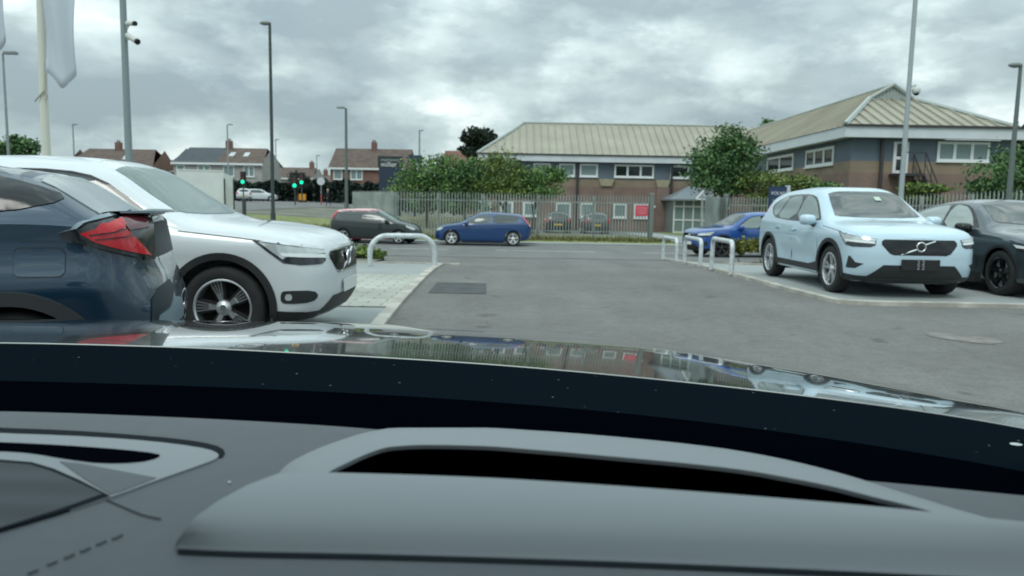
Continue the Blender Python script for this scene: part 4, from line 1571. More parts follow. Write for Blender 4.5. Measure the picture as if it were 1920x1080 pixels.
def palisade(pts, label, h=2.35, solid_gap=.15, posts=True, pw=.052):
    """pts: ground line of the fence (x, y)"""
    c = Vector((pts[0][0], pts[0][1]))
    root = empty('palisade_fence', (c.x, c.y, ground(c.x, c.y)), 0, label, 'fence')
    zg0 = ground(c.x, c.y)
    pale, rail = MB(), MB()
    plist = []
    for a, b in zip(pts[:-1], pts[1:]):
        a, b = Vector(a), Vector(b)
        L = (b - a).length
        u = (b - a) / L
        nrm = Vector((u.y, -u.x))
        n = int(L / solid_gap)
        for i in range(n):
            q = a + u * (i + .5) * L / n
            z0 = ground(q.x, q.y) + .05
            l, r = q - u * pw / 2, q + u * pw / 2
            f = q + nrm * .022
            # W-shaped pale with a pointed head
            v = []
            for zz in (z0, z0 + h - .13):
                for p in (l, f, r):
                    v.append((p.x - c.x, p.y - c.y, zz - zg0))
            v.append((f.x - c.x, f.y - c.y, z0 + h - zg0))
            pale.add(v, [(0, 1, 4, 3), (1, 2, 5, 4), (3, 4, 6), (4, 5, 6)])
        for hz in (.45, h - .42):
            p0, p1 = a - nrm * .04, b - nrm * .04
            za, zb = ground(a.x, a.y) + hz - zg0, ground(b.x, b.y) + hz - zg0
            v = []
            for p, z in ((p0, za), (p1, zb)):
                for o_, dz in ((0, 0), (0, .06), (.05, .06), (.05, 0)):
                    w = p - nrm * o_
                    v.append((w.x - c.x, w.y - c.y, z + dz))
            rail.add(v, [(0, 1, 5, 4), (1, 2, 6, 5), (2, 3, 7, 6), (3, 0, 4, 7), (0, 3, 2, 1), (4, 5, 6, 7)])
        m = max(1, int(round(L / 2.75)))
        for i in range(m + 1):
            plist.append(a + u * L * i / m - nrm * .15)
    pale.build('pales', M_PAL, root)
    rail.build('rails', M_PAL, root)
    if posts:
        seen = []
        for q in plist:
            if any((q - s).length < .4 for s in seen):
                continue
            seen.append(q)
            z = ground(q.x, q.y) - zg0
            b = MB()
            b.box(q.x - c.x - .04, q.x - c.x + .04, q.y - c.y - .05, q.y - c.y + .05, z, z + h - .05)
            b.build('post', M_PAL, root)
    return root


xf = lambda px, Y: (P(px, 400, Y).x, Y)
palisade([xf(738, 37.5), xf(905, 38.6), xf(1218, 38.6)], 'long grey palisade fence in front of the left building and the drooping trees')
# left end: the fence returns towards the camera, seen almost end on
palisade([xf(661, 42.0), xf(738, 38.0)], 'closely set steel palisade at the left end of the fence by the totem sign', solid_gap=.075, pw=.074)
palisade([xf(1360, 38.2), xf(1452, 36.5), xf(1560, 31.5), xf(1720, 27.2), xf(1925, 23.2), (19.2, 20.5)], 'grey palisade fence on the right behind the pale blue crossover')
# open gate leaves at the entrance
palisade([xf(1321, 36.6), xf(1357, 39.3)], 'open palisade gate leaf folded back beside the entrance porch', solid_gap=.078, pw=.07)
for px, lab in ((1221, 'square steel gate post at the end of the long fence beside the red notice'), (1360, 'square steel gate post at the start of the right hand fence')):
    x, y = xf(px, 38.6)
    z = ground(x, y)
    root = empty('gate_post', (x, y, z), 0, lab, 'gate post', 'gate posts of the palisade entrance')
    b = MB()
    b.box(-.10, .10, -.10, .10, 0, 2.45)
    b.build('shaft', mat('gate_post_steel', (.17, .20, .19), rough=.6), root)
    b = MB()
    b.box(-.115, .115, -.115, .115, 2.45, 2.50)
    b.build('cap', M_PAL, root)
    b = MB()
    b.box(.10, .20, -.07, .03, 1.75, 1.86)
    b.build('gate_sensor', M_CAMW, root)

# red notice on the fence
c = P(1203, 395, 38.45)
root = empty('notice', c, 0, 'red and white warning notice fixed to the end of the palisade fence', 'notice')
b = MB()
b.box(-.32, .32, -.01, .01, -.27, .27)
b.build('board', mat('notice_red', (.62, .07, .11), rough=.5), root)
for i, (t, sz) in enumerate((('NO PARKING', .085), ('GATES IN USE', .075), ('24 HOURS', .085))):
    text_mesh(t, sz, mat('notice_pink_white', (.78, .55, .58), rough=.5), 'notice_lettering', root, Matrix.Translation((0, -.014, .13 - i * .13)) @ FACE_S, extrude=.002)

# ------------------------------------------------------------------ signs
# dealer totem beside the blue crossover
y = 25.4
x0, x1 = P(1441, 380, y).x, P(1473, 380, y).x
zt, zb = P(1458, 350, y).z, P(1458, 397, y).z
xc = (x0 + x1) / 2
zg = ground(xc, y)
root = empty('totem_sign', (xc, y, zg), R(6), 'navy dealer totem sign with white lettering between the blue and pale blue crossovers', 'sign')
b = MB()
hw = (x1 - x0) / 2
b.box(-hw, hw, -.06, .06, zb - zg, zt - zg)
b.build('panel', M_NAVY, root)
b = MB()
b.box(hw + .002, hw + .12, -.075, .075, 0, zt - zg + .05)
b.build('side_post', mat('silver_sign_post', (.52, .54, .57), rough=.4), root)
b = MB()
b.box(-hw, hw, -.055, .055, 0, zb - zg - .003)
b.build('plinth', mat('grey_sign_plinth', (.20, .23, .27), rough=.5), root)
hh = zt - zb
text_mesh('VOLVO', .155, M_SIGNWHITE, 'sign_lettering', root, Matrix.Translation((0, -.066, zt - zg - hh * .27)) @ FACE_S @ Matrix.Scale(1.0, 4, (1, 0, 0)), .004)
text_mesh('Teesside', .105, M_SIGNWHITE, 'sign_lettering', root, Matrix.Translation((-.01, -.066, zt - zg - hh * .58)) @ FACE_S, .004)

# pub style totem far left of the trees
y = 46
x0, x1 = P(709, 330, y).x, P(755, 330, y).x
zt, zm, zb = P(732, 293, y).z, P(732, 314, y).z, P(732, 352, y).z
xc = (x0 + x1) / 2
zg = ground(xc, y)
root = empty('totem_sign', (xc, y, zg), 0, 'tall dark navy sign board with white wording in front of the brick semi', 'sign')
hw = (x1 - x0) / 2
b = MB()
b.box(-hw, hw, -.1, .1, zm - zg, zt - zg)
b.build('header', mat('black_green_header', (.022, .036, .040), rough=.4), root)
b = MB()
b.box(-hw + .06, hw - .05, -.09, .09, 0, zm - zg - .003)
b.build('board', mat('dark_navy_board', (.022, .036, .068), rough=.45), root)
text_mesh('stephenson', .25, mat('grey_white_lettering', (.36, .40, .40), rough=.5), 'sign_lettering', root, Matrix.Translation((0, -.105, zt - zg - .22)) @ FACE_S, .004)
text_mesh('miller', .42, M_SIGNWHITE, 'sign_lettering', root, Matrix.Translation((-.08, -.105, zt - zg - .50)) @ FACE_S, .006)
# low dark canopy board right of it
c = P(778, 306, 60)
b = MB()
b.box(-.55, .55, -.15, .15, 0, .62)
b.box(-.07, .07, -.07, .07, -(c.z - ground(c.x, 60)), 0)
o = b.build('sign_board', mat('plain_navy_board', (.03, .045, .08), rough=.5), loc=c)
tag(o, 'small plain navy board on a post right of the tall dark sign', 'sign')

# signals at the junction
for px, py, Y, lab in ((456, 341, 84, 'green traffic light standing above the white estate'), (553, 348, 80, 'lower and brighter green traffic light, left of the close pair'),
                       (566, 342, 88, 'higher green traffic light, right of the close pair')):
    c = P(px, py, Y)
    zg = ground(c.x, Y)
    root = empty('traffic_light', (c.x, Y, zg), 0, lab, 'traffic light', 'traffic lights at the junction')
    z = c.z - zg
    b = MB()
    b.tube([(0, 0, 0), (0, 0, z - .15)], .07, 8)
    b.build('pole', M_POLEDARK, root, smooth=True)
    b = MB()
    b.box(-.33, .33, 0, .06, z - .42, z + 1.15)
    b.box(-.22, .22, -.16, 0, z - .32, z + 1.05)
    b.build('signal_head', M_TRIM, root)
    b = MB()
    b.lathe([(0.001, -.20), (.16, -.20), (.20, -.165)], 20, 'Y', M=Matrix.Translation((0, 0, z)))
    b.build('green_lens', M_GREEN_LIT, root)
    for k, mm in ((1, mat('dark_amber_lens', (.12, .06, .01), rough=.2)), (2, M_REDDARK)):
        b = MB()
        b.lathe([(0.001, -.195), (.14, -.195), (.15, -.165)], 16, 'Y', M=Matrix.Translation((0, 0, z + .35 * k)))
        b.build('unlit_lens', mm, root)
# white sign on a post with a red base band
c = P(602, 340, 82)
zg = ground(c.x, 82)
root = empty('road_sign', (c.x, 82, zg), 0, 'pale round road sign on a thin post near the walking person', 'road sign')
b = MB()
b.tube([(0, 0, .0), (0, 0, 1.2)], .07, 8)
b.build('red_base', mat('red_post_base', (.40, .08, .09), rough=.6), root)
b = MB()
b.tube([(0, 0, 1.2), (0, 0, c.z - zg)], .05, 8)
b.build('post', M_POLE, root)
b = MB()
b.lathe([(0.001, -.02), (.42, -.02), (.42, .02), (0.001, .02)], 24, 'Y', M=Matrix.Translation((0, -.08, c.z - zg)))
b.build('sign_face', mat('pale_sign_face', (.58, .60, .62), rough=.5), root)
# orange works barrier
c = P(567, 372, 90)
zg = ground(c.x, 90)
root = empty('works_barrier', (c.x, 90, zg), 0, 'orange plastic works barrier on the far road under the traffic lights', 'barrier')
b = MB()
b.box(-.42, .42, -.05, .05, .25, 1.0)
b.build('barrier_panel', mat('works_orange', (.62, .27, .02), rough=.6), root)
for sx in (-.32, .32):
    b = MB()
    b.box(sx - .09, sx + .09, -.3, .3, 0, .22)
    b.build('foot', M_TRIM, root)
# dark bollard
c = P(458, 398, 60)
zg = ground(c.x, 60)
root = empty('bollard', (c.x, 60, zg), 0, 'short dark bollard beside the white box van', 'bollard')
b = MB()
b.tube([(0, 0, 0), (0, 0, 1.25)], .16, 10)
b.build('shaft', M_POLEDARK, root, smooth=True)
b = MB()
b.lathe([(.18, 1.25), (.18, 1.32), (.10, 1.40), (0.001, 1.42)], 12)
b.build('cap', M_POLEDARK, root, smooth=True)

# ------------------------------------------------------------------ white box van
Y = 50
x0, x1 = P(338, 350, Y).x, P(436, 350, Y).x
zt = P(390, 320, Y).z
xc = (x0 + x1) / 2
zg = ground(xc, Y)
root = empty('box_van', (xc, Y, zg), R(21), 'white box van standing tail on behind the bonnet of the white crossover', 'van')
w = (x1 - x0) / 2
H = zt - zg
M_VAN = mat('white_van_panel', (.70, .73, .71), rough=.5, var=.05, vscale=1)
b = MB()
b.box(-w, w * .62, 0, 4.6, .75, H - .02)
b.build('box_body', M_VAN, root)
b = MB()
b.box(-w - .03, w * .64, -.03, 4.63, H - .019, H + .05)
b.build('roof_edge', mat('white_roof_trim', (.74, .77, .76), rough=.4), root)
b = MB()
b.add([(w * .63, .02, .55), (w * .97, .35, .55), (w * .97, .35, H - .35), (w * .63, .02, H - .1), (w * .63, 4.5, .55), (w * .97, 4.5, .55), (w * .97, 4.5, H - .35), (w * .63, 4.5, H - .1)],
      [(0, 1, 2, 3), (4, 7, 6, 5), (1, 5, 6, 2), (3, 2, 6, 7), (0, 4, 5, 1), (0, 3, 7, 4)])
b.build('side_door', M_VAN, root)
for a in (w * .625, w * .95):
    b = MB()
    b.box(a, a + .09, -.06, -.032, .5, H - .5)
    b.build('door_seal', M_TRIM, root)
b = MB()
b.box(-w, w, .1, 4.5, .45, .74)
b.build('chassis', M_TRIM, root)
for sx in (-w + .25, w - .35):
    for yy in (1.2, 4.0):
        b = MB()
        b.lathe([(.001, -.11), (.36, -.11), (.38, -.06), (.38, .06), (.36, .11), (.001, .11)], 24, 'Y', M=Matrix.Translation((sx, yy, .38)) @ Matrix.Rotation(R(90), 4, 'Z'))
        b.build('wheel', M_RUBBER, root, smooth=True)

# ------------------------------------------------------------------ buildings
M_BRICK = brick_mat('red_brown_brick', (.275, .165, .13), (.225, .14, .115), (.23, .20, .18), 1.0, w=.225, h=.075, msize=.012)
M_BUFF = brick_mat('buff_brick', (.30, .225, .155), (.27, .20, .14), (.25, .21, .17), 1.0, w=.225, h=.075, msize=.012)
M_BLUEPANEL = mat('blue_grey_cladding', (.110, .143, .182), rough=.6, var=.10, vscale=.5)
M_FASCIA = mat('white_fascia', (.60, .64, .67), rough=.5, var=.05, vscale=1)
M_ROOF = mat('buff_metal_roof', (.325, .31, .245), rough=.6, var=.16, vscale=.35, lo=.3, hi=.7, detail=8)
M_RIDGE = mat('grey_ridge_flashing', (.36, .40, .38), rough=.5)
M_PANE = mat('window_pane', (.018, .024, .026), rough=.06, ior=1.6)
M_PANEPALE = mat('window_pane_with_blind', (.20, .27, .27), rough=.15)
M_PIPE = mat('dark_downpipe', (.045, .04, .042), rough=.5)
M_STONE = mat('cream_corbel_stone', (.42, .38, .26), rough=.8, var=.1)


def ribs(b, poly, down, spacing, w=.05, h=.07, mi=0):
    """standing seams along the slope of a planar roof face"""
    poly = [Vector(p) for p in poly]
    n = (poly[1] - poly[0]).cross(poly[2] - poly[0]).normalized()
    if n.z < 0:
        n = -n
    d = (Vector(down) - n * n.dot(Vector(down))).normalized()
    u = n.cross(d).normalized()
    us = [p.dot(u) for p in poly]
    t = min(us) + spacing * .5
    while t < max(us):
        cr = []
        for i in range(len(poly)):
            a, c = poly[i], poly[(i + 1) % len(poly)]
            ua, uc = a.dot(u), c.dot(u)
            if (ua - t) * (uc - t) < 0:
                cr.append(a.lerp(c, (t - ua) / (uc - ua)))
        if len(cr) >= 2:
            p, q = cr[0], cr[1]
            o = u * w / 2
            vs = [p - o, p + o, q + o, q - o, p - o * .6 + n * h, p + o * .6 + n * h, q + o * .6 + n * h, q - o * .6 + n * h]
            b.add(vs, [(4, 5, 6, 7), (0, 1, 5, 4), (1, 2, 6, 5), (2, 3, 7, 6), (3, 0, 4, 7)], mi)
        t += spacing


def window(parent, x0, x1, z0, z1, y, n=1, m=None, face='y', sgn=-1, fr=.075, pane=None):
    """a framed window on a wall: face 'y' means the wall runs along x at depth y"""
    f = MB()
    d0, d1 = sorted((y + sgn * .004, y + sgn * .07))
    p0, p1 = sorted((y + sgn * .003, y + sgn * .025))

    def bx(b, a0, a1, c0, c1, e0, e1):
        if face == 'y':
            b.box(a0, a1, e0, e1, c0, c1)
        else:
            b.box(e0, e1, a0, a1, c0, c1)
    bx(f, x0, x0 + fr, z0, z1, d0, d1)
    bx(f, x1 - fr, x1, z0, z1, d0, d1)
    bx(f, x0 + fr, x1 - fr, z0, z0 + fr, d0, d1)
    bx(f, x0 + fr, x1 - fr, z1 - fr, z1, d0, d1)
    for i in range(1, n):
        xc = x0 + (x1 - x0) * i / n
        bx(f, xc - fr * .6, xc + fr * .6, z0 + fr, z1 - fr, d0, d1)
    o = f.build('window', m or M_WHITEPL, parent)
    g = MB()
    bx(g, x0 + fr, x1 - fr, z0 + fr, z1 - fr, p0, p1)
    g.build('pane', pane or M_PANE, o)
    s = MB()
    e0, e1 = sorted((y + sgn * .004, y + sgn * .14))
    bx(s, x0 - .05, x1 + .05, z0 - .06, z0 - .003, e0, e1)
    s.build('sill', m or M_WHITEPL, o)
    return o


# --- long left wing, its facade at depth 62, local origin at its left front corner
BX, BY, BZ = -2.4, 62.0, -0.72
root = empty('office_building', (BX, BY, BZ), 0, 'long two storey brick office with ribbed buff roof, left of the round tree', 'building')
Lb, Db = 19.6, 9.0
zE = 4.86 - BZ                      # underside of the fascia
zP, zB = 3.50 - BZ, 2.90 - BZ
b = MB()
b.box(0, Lb, 0, Db, -.3, zB)
b.build('brick_wall', M_BRICK, root)
b = MB()
b.box(.003, Lb - .003, .003, Db, zB + .001, zP)
b.build('buff_band', M_BUFF, root)
b = MB()
b.box(.03, Lb - .03, .03, Db, zP + .001, zE)
b.build('upper_cladding', M_BLUEPANEL, root)
b = MB()
ov = .55
b.box(-ov, Lb + .3, -ov, -ov + .06, zE, zE + .50)
b.box(-ov, -ov + .06, -ov + .061, Db + ov, zE, zE + .50)
b.box(-ov + .061, Lb + .3, -ov + .062, .02, zE + .02, zE + .05)
b.build('fascia', M_FASCIA, root)
b = MB()
b.box(-ov - .06, Lb + .3, -ov - .10, -ov - .003, zE + .50, zE + .60)
b.build('gutter', M_PIPE, root)
zr0 = zE + .52
zr1 = 8.45 - BZ
yr = Db / 2 + .4
xr0 = P(985, 232, BY + yr).x - BX
rb = MB()
e = ov + .05
A, Bp = Vector((-e, -e, zr0)), Vector((Lb + 4, -e, zr0))
Rg0, Rg1 = Vector((xr0, yr, zr1)), Vector((Lb + 8, yr, zr1))
t = .74
# gablet: the hip stops short of the ridge
Hf = A.lerp(Rg0, t)
Bk = Vector((-e, 2 * yr + e, zr0))
Hb = Bk.lerp(Vector((xr0, yr, zr1)), t)
Bk1 = Vector((Lb + 4, 2 * yr + e, zr0))
front = [A, Bp, Rg1, Rg0, Hf]
rb.quad(front)
rb.quad([Bk1, Bk, Hb, Rg0, Rg1])
rb.quad([Bk, A, Hf, Hb])
ribs(rb, front, (0, -1, -.5), .62, w=.09, h=.10)
ribs(rb, [Bk, A, Hf, Hb], (-1, 0, -.5), .62, w=.09, h=.10)
rf = rb.build('roof', M_ROOF, root)
b = MB()
b.quad([Hf, Rg0, Hb])
b.build('gablet', M_FASCIA, rf)
b = MB()
b.tube([Rg0 + Vector((-.3, 0, .05)), Rg1 + Vector((-6, 0, .05))], .10, 6)
b.tube([A + Vector((0, 0, .06)), Hf + Vector((0, 0, .06))], .13, 6)
b.tube([Hf + Vector((0, 0, .06)), Rg0 + Vector((-.1, 0, .06))], .10, 6)
b.build('ridge_cap', M_RIDGE, rf)
wx = lambda px, py=320: P(px, py, BY).x - BX
wz = lambda px, py: P(px, py, BY).z - BZ
zu0, zu1 = wz(1190, 333), wz(1190, 309)
for a, c, n, pn in ((1000, 1032, 1, M_PANEPALE), (1048, 1078, 1, M_PANEPALE), (1087, 1121, 1, M_PANEPALE), (1152, 1226, 3, M_PANE), (1257, 1292, 1, M_PANE), (1330, 1400, 3, M_PANE)):
    window(root, wx(a), wx(c), zu0, zu1, .03, n, pane=pn, fr=.13)
zg0, zg1 = wz(1100, 408), wz(1100, 380)
for a, c in ((896, 922), (939, 964), (982, 1011), (1044, 1072), (1089, 1118), (1151, 1177), (1190, 1217)):
    window(root, wx(a), wx(c), zg0, zg1, 0, 1, pane=M_PANEPALE, fr=.17)
for a, c in ((1123, 1152), (1229, 1257)):
    x0, x1 = wx(a), wx(c)
    b = MB()
    b.add([(x0, -.30, zP + .02), (x1, -.30, zP + .02), (x1, .0, zP + .02), (x0, .0, zP + .02), (x0 + .2, -.18, zB + .05), (x1 - .2, -.18, zB + .05), (x1 - .2, 0, zB + .05), (x0 + .2, 0, zB + .05)],
          [(0, 1, 2, 3), (4, 7, 6, 5), (0, 4, 5, 1), (1, 5, 6, 2), (3, 7, 4, 0), (2, 6, 7, 3)])
    b.build('corbel', M_STONE, root)
    b = MB()
    if a > 1200:
        b.box(x0 + .15, x1 - .05, -.17, -.001, -.3, zB + .048)
        b.build('brick_pier', M_BRICK, root)
for px in (1083, 1259, 905):
    b = MB()
    x = wx(px)
    b.tube([(x, -.12 if px != 1259 else -.2, -.2), (x, -.12 if px != 1259 else -.2, zE - .02)], .09, 8)
    b.build('downpipe', M_PIPE, root, smooth=True)

# --- entrance porch
px0, px1 = P(1262, 400, 59).x, P(1333, 400, 59).x
zg = -.72
root = empty('entrance_porch', ((px0 + px1) / 2, 58.6, zg), 0, 'glazed white framed entrance porch with small grey pitched roof', 'porch')
w = (px1 - px0) / 2
H = P(1300, 374, 59).z - zg
b = MB()
for xx in lin(-w, w, 5):
    b.box(xx - .05, xx + .05, 0, .10, 0, H)
for zz in (.0, .95, 2.0, H - .1):
    b.box(-w, w, -.01, .11, zz + .05, zz + .16)
fr = b.build('glazed_screen', M_WHITEPL, root)
b = MB()
b.box(-w + .05, w - .05, .04, .06, .1, H)
b.build('pane', M_PANEPALE, fr)
b = MB()
b.box(w - .05, w + .05, .11, 3.2, 0, H)
b.box(-w - .05, -w + .05, .11, 3.2, 0, H)
b.build('side_wall', M_PANEPALE, root)
b = MB()
zr = H + 1.05
o4 = [(-w - .45, -.6, H), (w + .35, -.6, H), (w + .05, 1.6, zr), (-.1, 1.6, zr), (-w - .45, 3.6, H), (w + .35, 3.6, H)]
b.add(o4 + [(x, y, z - .12) for x, y, z in o4], [(0, 1, 2, 3), (3, 2, 5, 4), (0, 3, 4), (1, 5, 2), (0, 6, 7, 1), (1, 7, 11, 5), (5, 11, 10, 4), (4, 10, 6, 0), (6, 10, 11, 7)])
b.build('roof', mat('blue_grey_porch_roof', (.17, .20, .22), rough=.5), root)
b = MB()
ax, az = w * .62, zr - .02
l, r_ = w * .02, w + .42
b.tube([(l, -.66, H + .02), (ax, -.66, az)], .08, 6)
b.tube([(r_, -.66, H + .02), (ax, -.66, az)], .08, 6)
b.tube([(l, -.66, H), (r_, -.66, H)], .08, 6)
b.tube([(ax, -.66, H), ((l + ax) / 2, -.66, (H + az) / 2)], .05, 6)
b.tube([(ax, -.66, H), ((r_ + ax) / 2, -.66, (H + az) / 2)], .05, 6)
b.build('gable_truss', M_WHITEPL, root)

# --- right wing: hip end towards the camera, left flank running back
WX0, WY, WZ = 16.75, 37.7, -0.5
Wd, Wl = 8.2, 34.0
root = empty('office_building', (WX0, WY, WZ), 0, 'nearer two storey office wing with hipped gablet roof and external stair, behind the right fence', 'building')
zE = 4.86 - WZ
zP, zB = P(1700, 303, WY).z - WZ, P(1700, 325, WY).z - WZ
b = MB()
b.box(0, Wd, 0, Wl, -.4, zB)
b.build('brick_wall', M_BRICK, root)
b = MB()
b.box(.003, Wd - .003, .003, Wl - .003, zB + .001, zP)
b.build('buff_band', M_BUFF, root)
b = MB()
b.box(.03, Wd - .03, .03, Wl - .03, zP + .001, zE)
b.build('upper_cladding', M_BLUEPANEL, root)
ov = .60
b = MB()
b.box(-ov, Wd + ov + 2.5, -ov, -ov + .06, zE, zE + .52)
b.box(-ov, -ov + .06, -ov + .061, Wl - 9.5, zE, zE + .52)
b.box(-ov + .061, Wd + ov + 2.5, -ov + .062, .02, zE + .02, zE + .05)
b.box(-ov + .062, .02, .03, Wl - 9.5, zE + .02, zE + .05)
b.build('fascia', M_FASCIA, root)
b = MB()
b.box(-ov - .1, Wd + ov + 2.6, -ov - .10, -ov - .003, zE + .52, zE + .62)
b.build('gutter', M_PIPE, root)
zr0 = zE + .54
e = ov + .05
xr = P(1674, 160, 41.2).x - WX0
yr = 41.2 - WY
zr1 = P(1674, 161, 41.2).z - WZ
A = Vector((-e, -e, zr0))
Dp = Vector((2 * xr + e, -e, zr0))
Rg0, Rg1 = Vector((xr, yr, zr1)), Vector((xr, Wl + 2, zr1))
zg_ = P(1674, 187, 41.2).z - WZ
k = (zg_ - zr0) / (zr1 - zr0)
gl = Vector((xr - (xr + e) * (1 - k), yr, zg_))
gr = Vector((xr + (xr + e) * (1 - k), yr, zg_))
left = [Vector((-e, Wl + 2, zr0)), A, gl, Rg0, Rg1]
right = [Dp, Vector((2 * xr + e, Wl + 2, zr0)), Rg1, Rg0, gr]
hip = [A, Dp, gr, gl]
rb = MB()
rb.quad(left)
rb.quad(right)
rb.quad(hip)
ribs(rb, left, (-1, 0, -.6), .60, w=.07, h=.07)
ribs(rb, hip, (0, -1, -.6), .56, w=.09, h=.10)
rf = rb.build('roof', M_ROOF, root)
b = MB()
b.quad([gl, gr, Rg0])
for q in lin(.1, .9, 12):
    p = gl.lerp(gr, q)
    hgt = (1 - abs(2 * q - 1)) * (zr1 - zg_)
    b.box(p.x - .03, p.x + .03, p.y - .04, p.y - .003, p.z, p.z + hgt * .96)
b.build('gablet', M_RIDGE, rf)
b = MB()
up = Vector((0, 0, .06))
b.tube([A + up, gl + up], .14, 6)
b.tube([gl + up, Rg0 + up + Vector((0, -.1, 0))], .11, 6)
b.tube([gr + up, Rg0 + up + Vector((0, -.1, 0))], .11, 6)
b.tube([Dp + up, gr + up], .12, 6)
b.tube([Rg0 + up, Rg1 + up], .09, 6)
b.build('ridge_cap', M_RIDGE, rf)
vx = lambda px, py=285: P(px, py, WY).x - WX0
vz = lambda px, py: P(px, py, WY).z - WZ
window(root, vx(1757), vx(1855), vz(1800, 303), vz(1800, 266), .03, 3, pane=M_PANEPALE, fr=.12)
# door at the head of the stair
f = MB()
x0, x1 = vx(1675), vx(1703)
z0, z1 = vz(1690, 325), vz(1690, 266)
f.box(x0, x1, -.05, .028, z0, z1)
dr = f.build('stair_door', M_WHITEPL, root)
for c0, c1 in ((.10, .44), (.54, .94)):
    g = MB()
    g.box(x0 + .15, x1 - .15, -.07, -.051, z0 + (z1 - z0) * c0, z0 + (z1 - z0) * c1)
    g.build('pane', M_PANE, dr)
b = MB()
x = vx(1652)
b.tube([(x, -.12, -.2), (x, -.12, zE - .02)], .09, 8)
b.build('downpipe', M_PIPE, root, smooth=True)
# windows on the flank
for px0_, px1_, n in ((1512, 1564, 3), (1440, 1489, 2)):
    ys = []
    for px in (px0_, px1_):
        d = ray(px, 285)
        ys.append(WX0 / (d.x / d.y) - WY)
    window(root, min(ys), max(ys), vz(1700, 306), vz(1700, 269), .03, n, face='x', fr=.14)
# external stair
sr = MB()
zl = z0 - .05
M_STAIR = mat('dark_stair_steel', (.035, .035, .038), rough=.6)
xs0, xs1 = vx(1668), vx(1712)
sr.box(xs0, xs1, -1.2, -.06, zl - .12, zl)
nst = 11
xe = vx(1775)
for i in range(nst):
    t = (i + 1) / nst
    xx = xs1 + (xe - xs1) * t
    zz = zl * (1 - t)
    sr.box(xx - .16, xx + .14, -1.15, -.15, zz - .02, zz + .02)
st = sr.build('external_stair', M_STAIR, root)
hr = MB()
for yy in (-1.18, -.12):
    hr.tube([(xs1, yy, zl - .1), (xe, yy, -.05)], .07, 6)
    hr.tube([(xs1, yy, zl + 1.0), (xe, yy, 1.0)], .03, 6)
    hr.tube([(xs1, yy, zl + .5), (xe, yy, .5)], .02, 6)
    for t in lin(0, 1, 6):
        xx = xs1 + (xe - xs1) * t
        zz = zl * (1 - t)
        hr.tube([(xx, yy, zz - .1), (xx, yy, zz + 1.0)], .025, 6)
hr.tube([(xs0, -1.18, zl), (xs0, -1.18, zl + 1.0), (xs1, -1.18, zl + 1.0)], .03, 6)
for xx in (xs0, xs1):
    hr.tube([(xx, -1.1, -.3), (xx, -1.1, zl - .1)], .05, 6)
hr.build('handrail', M_STAIR, st)


# --- houses across the far road
M_TILEBROWN = mat('brown_roof_tiles', (.115, .082, .068), rough=.85, var=.18, vscale=1.2)
M_TILESLATE = mat('slate_roof_tiles', (.060, .072, .082), rough=.75, var=.1, vscale=1.2)
M_HBRICK = brick_mat('house_brick', (.25, .115, .082), (.21, .10, .075), (.18, .14, .12), 1.0, w=.225, h=.075, msize=.012)
M_RENDER = mat('cream_render', (.36, .35, .33), rough=.9, var=.1, vscale=1)


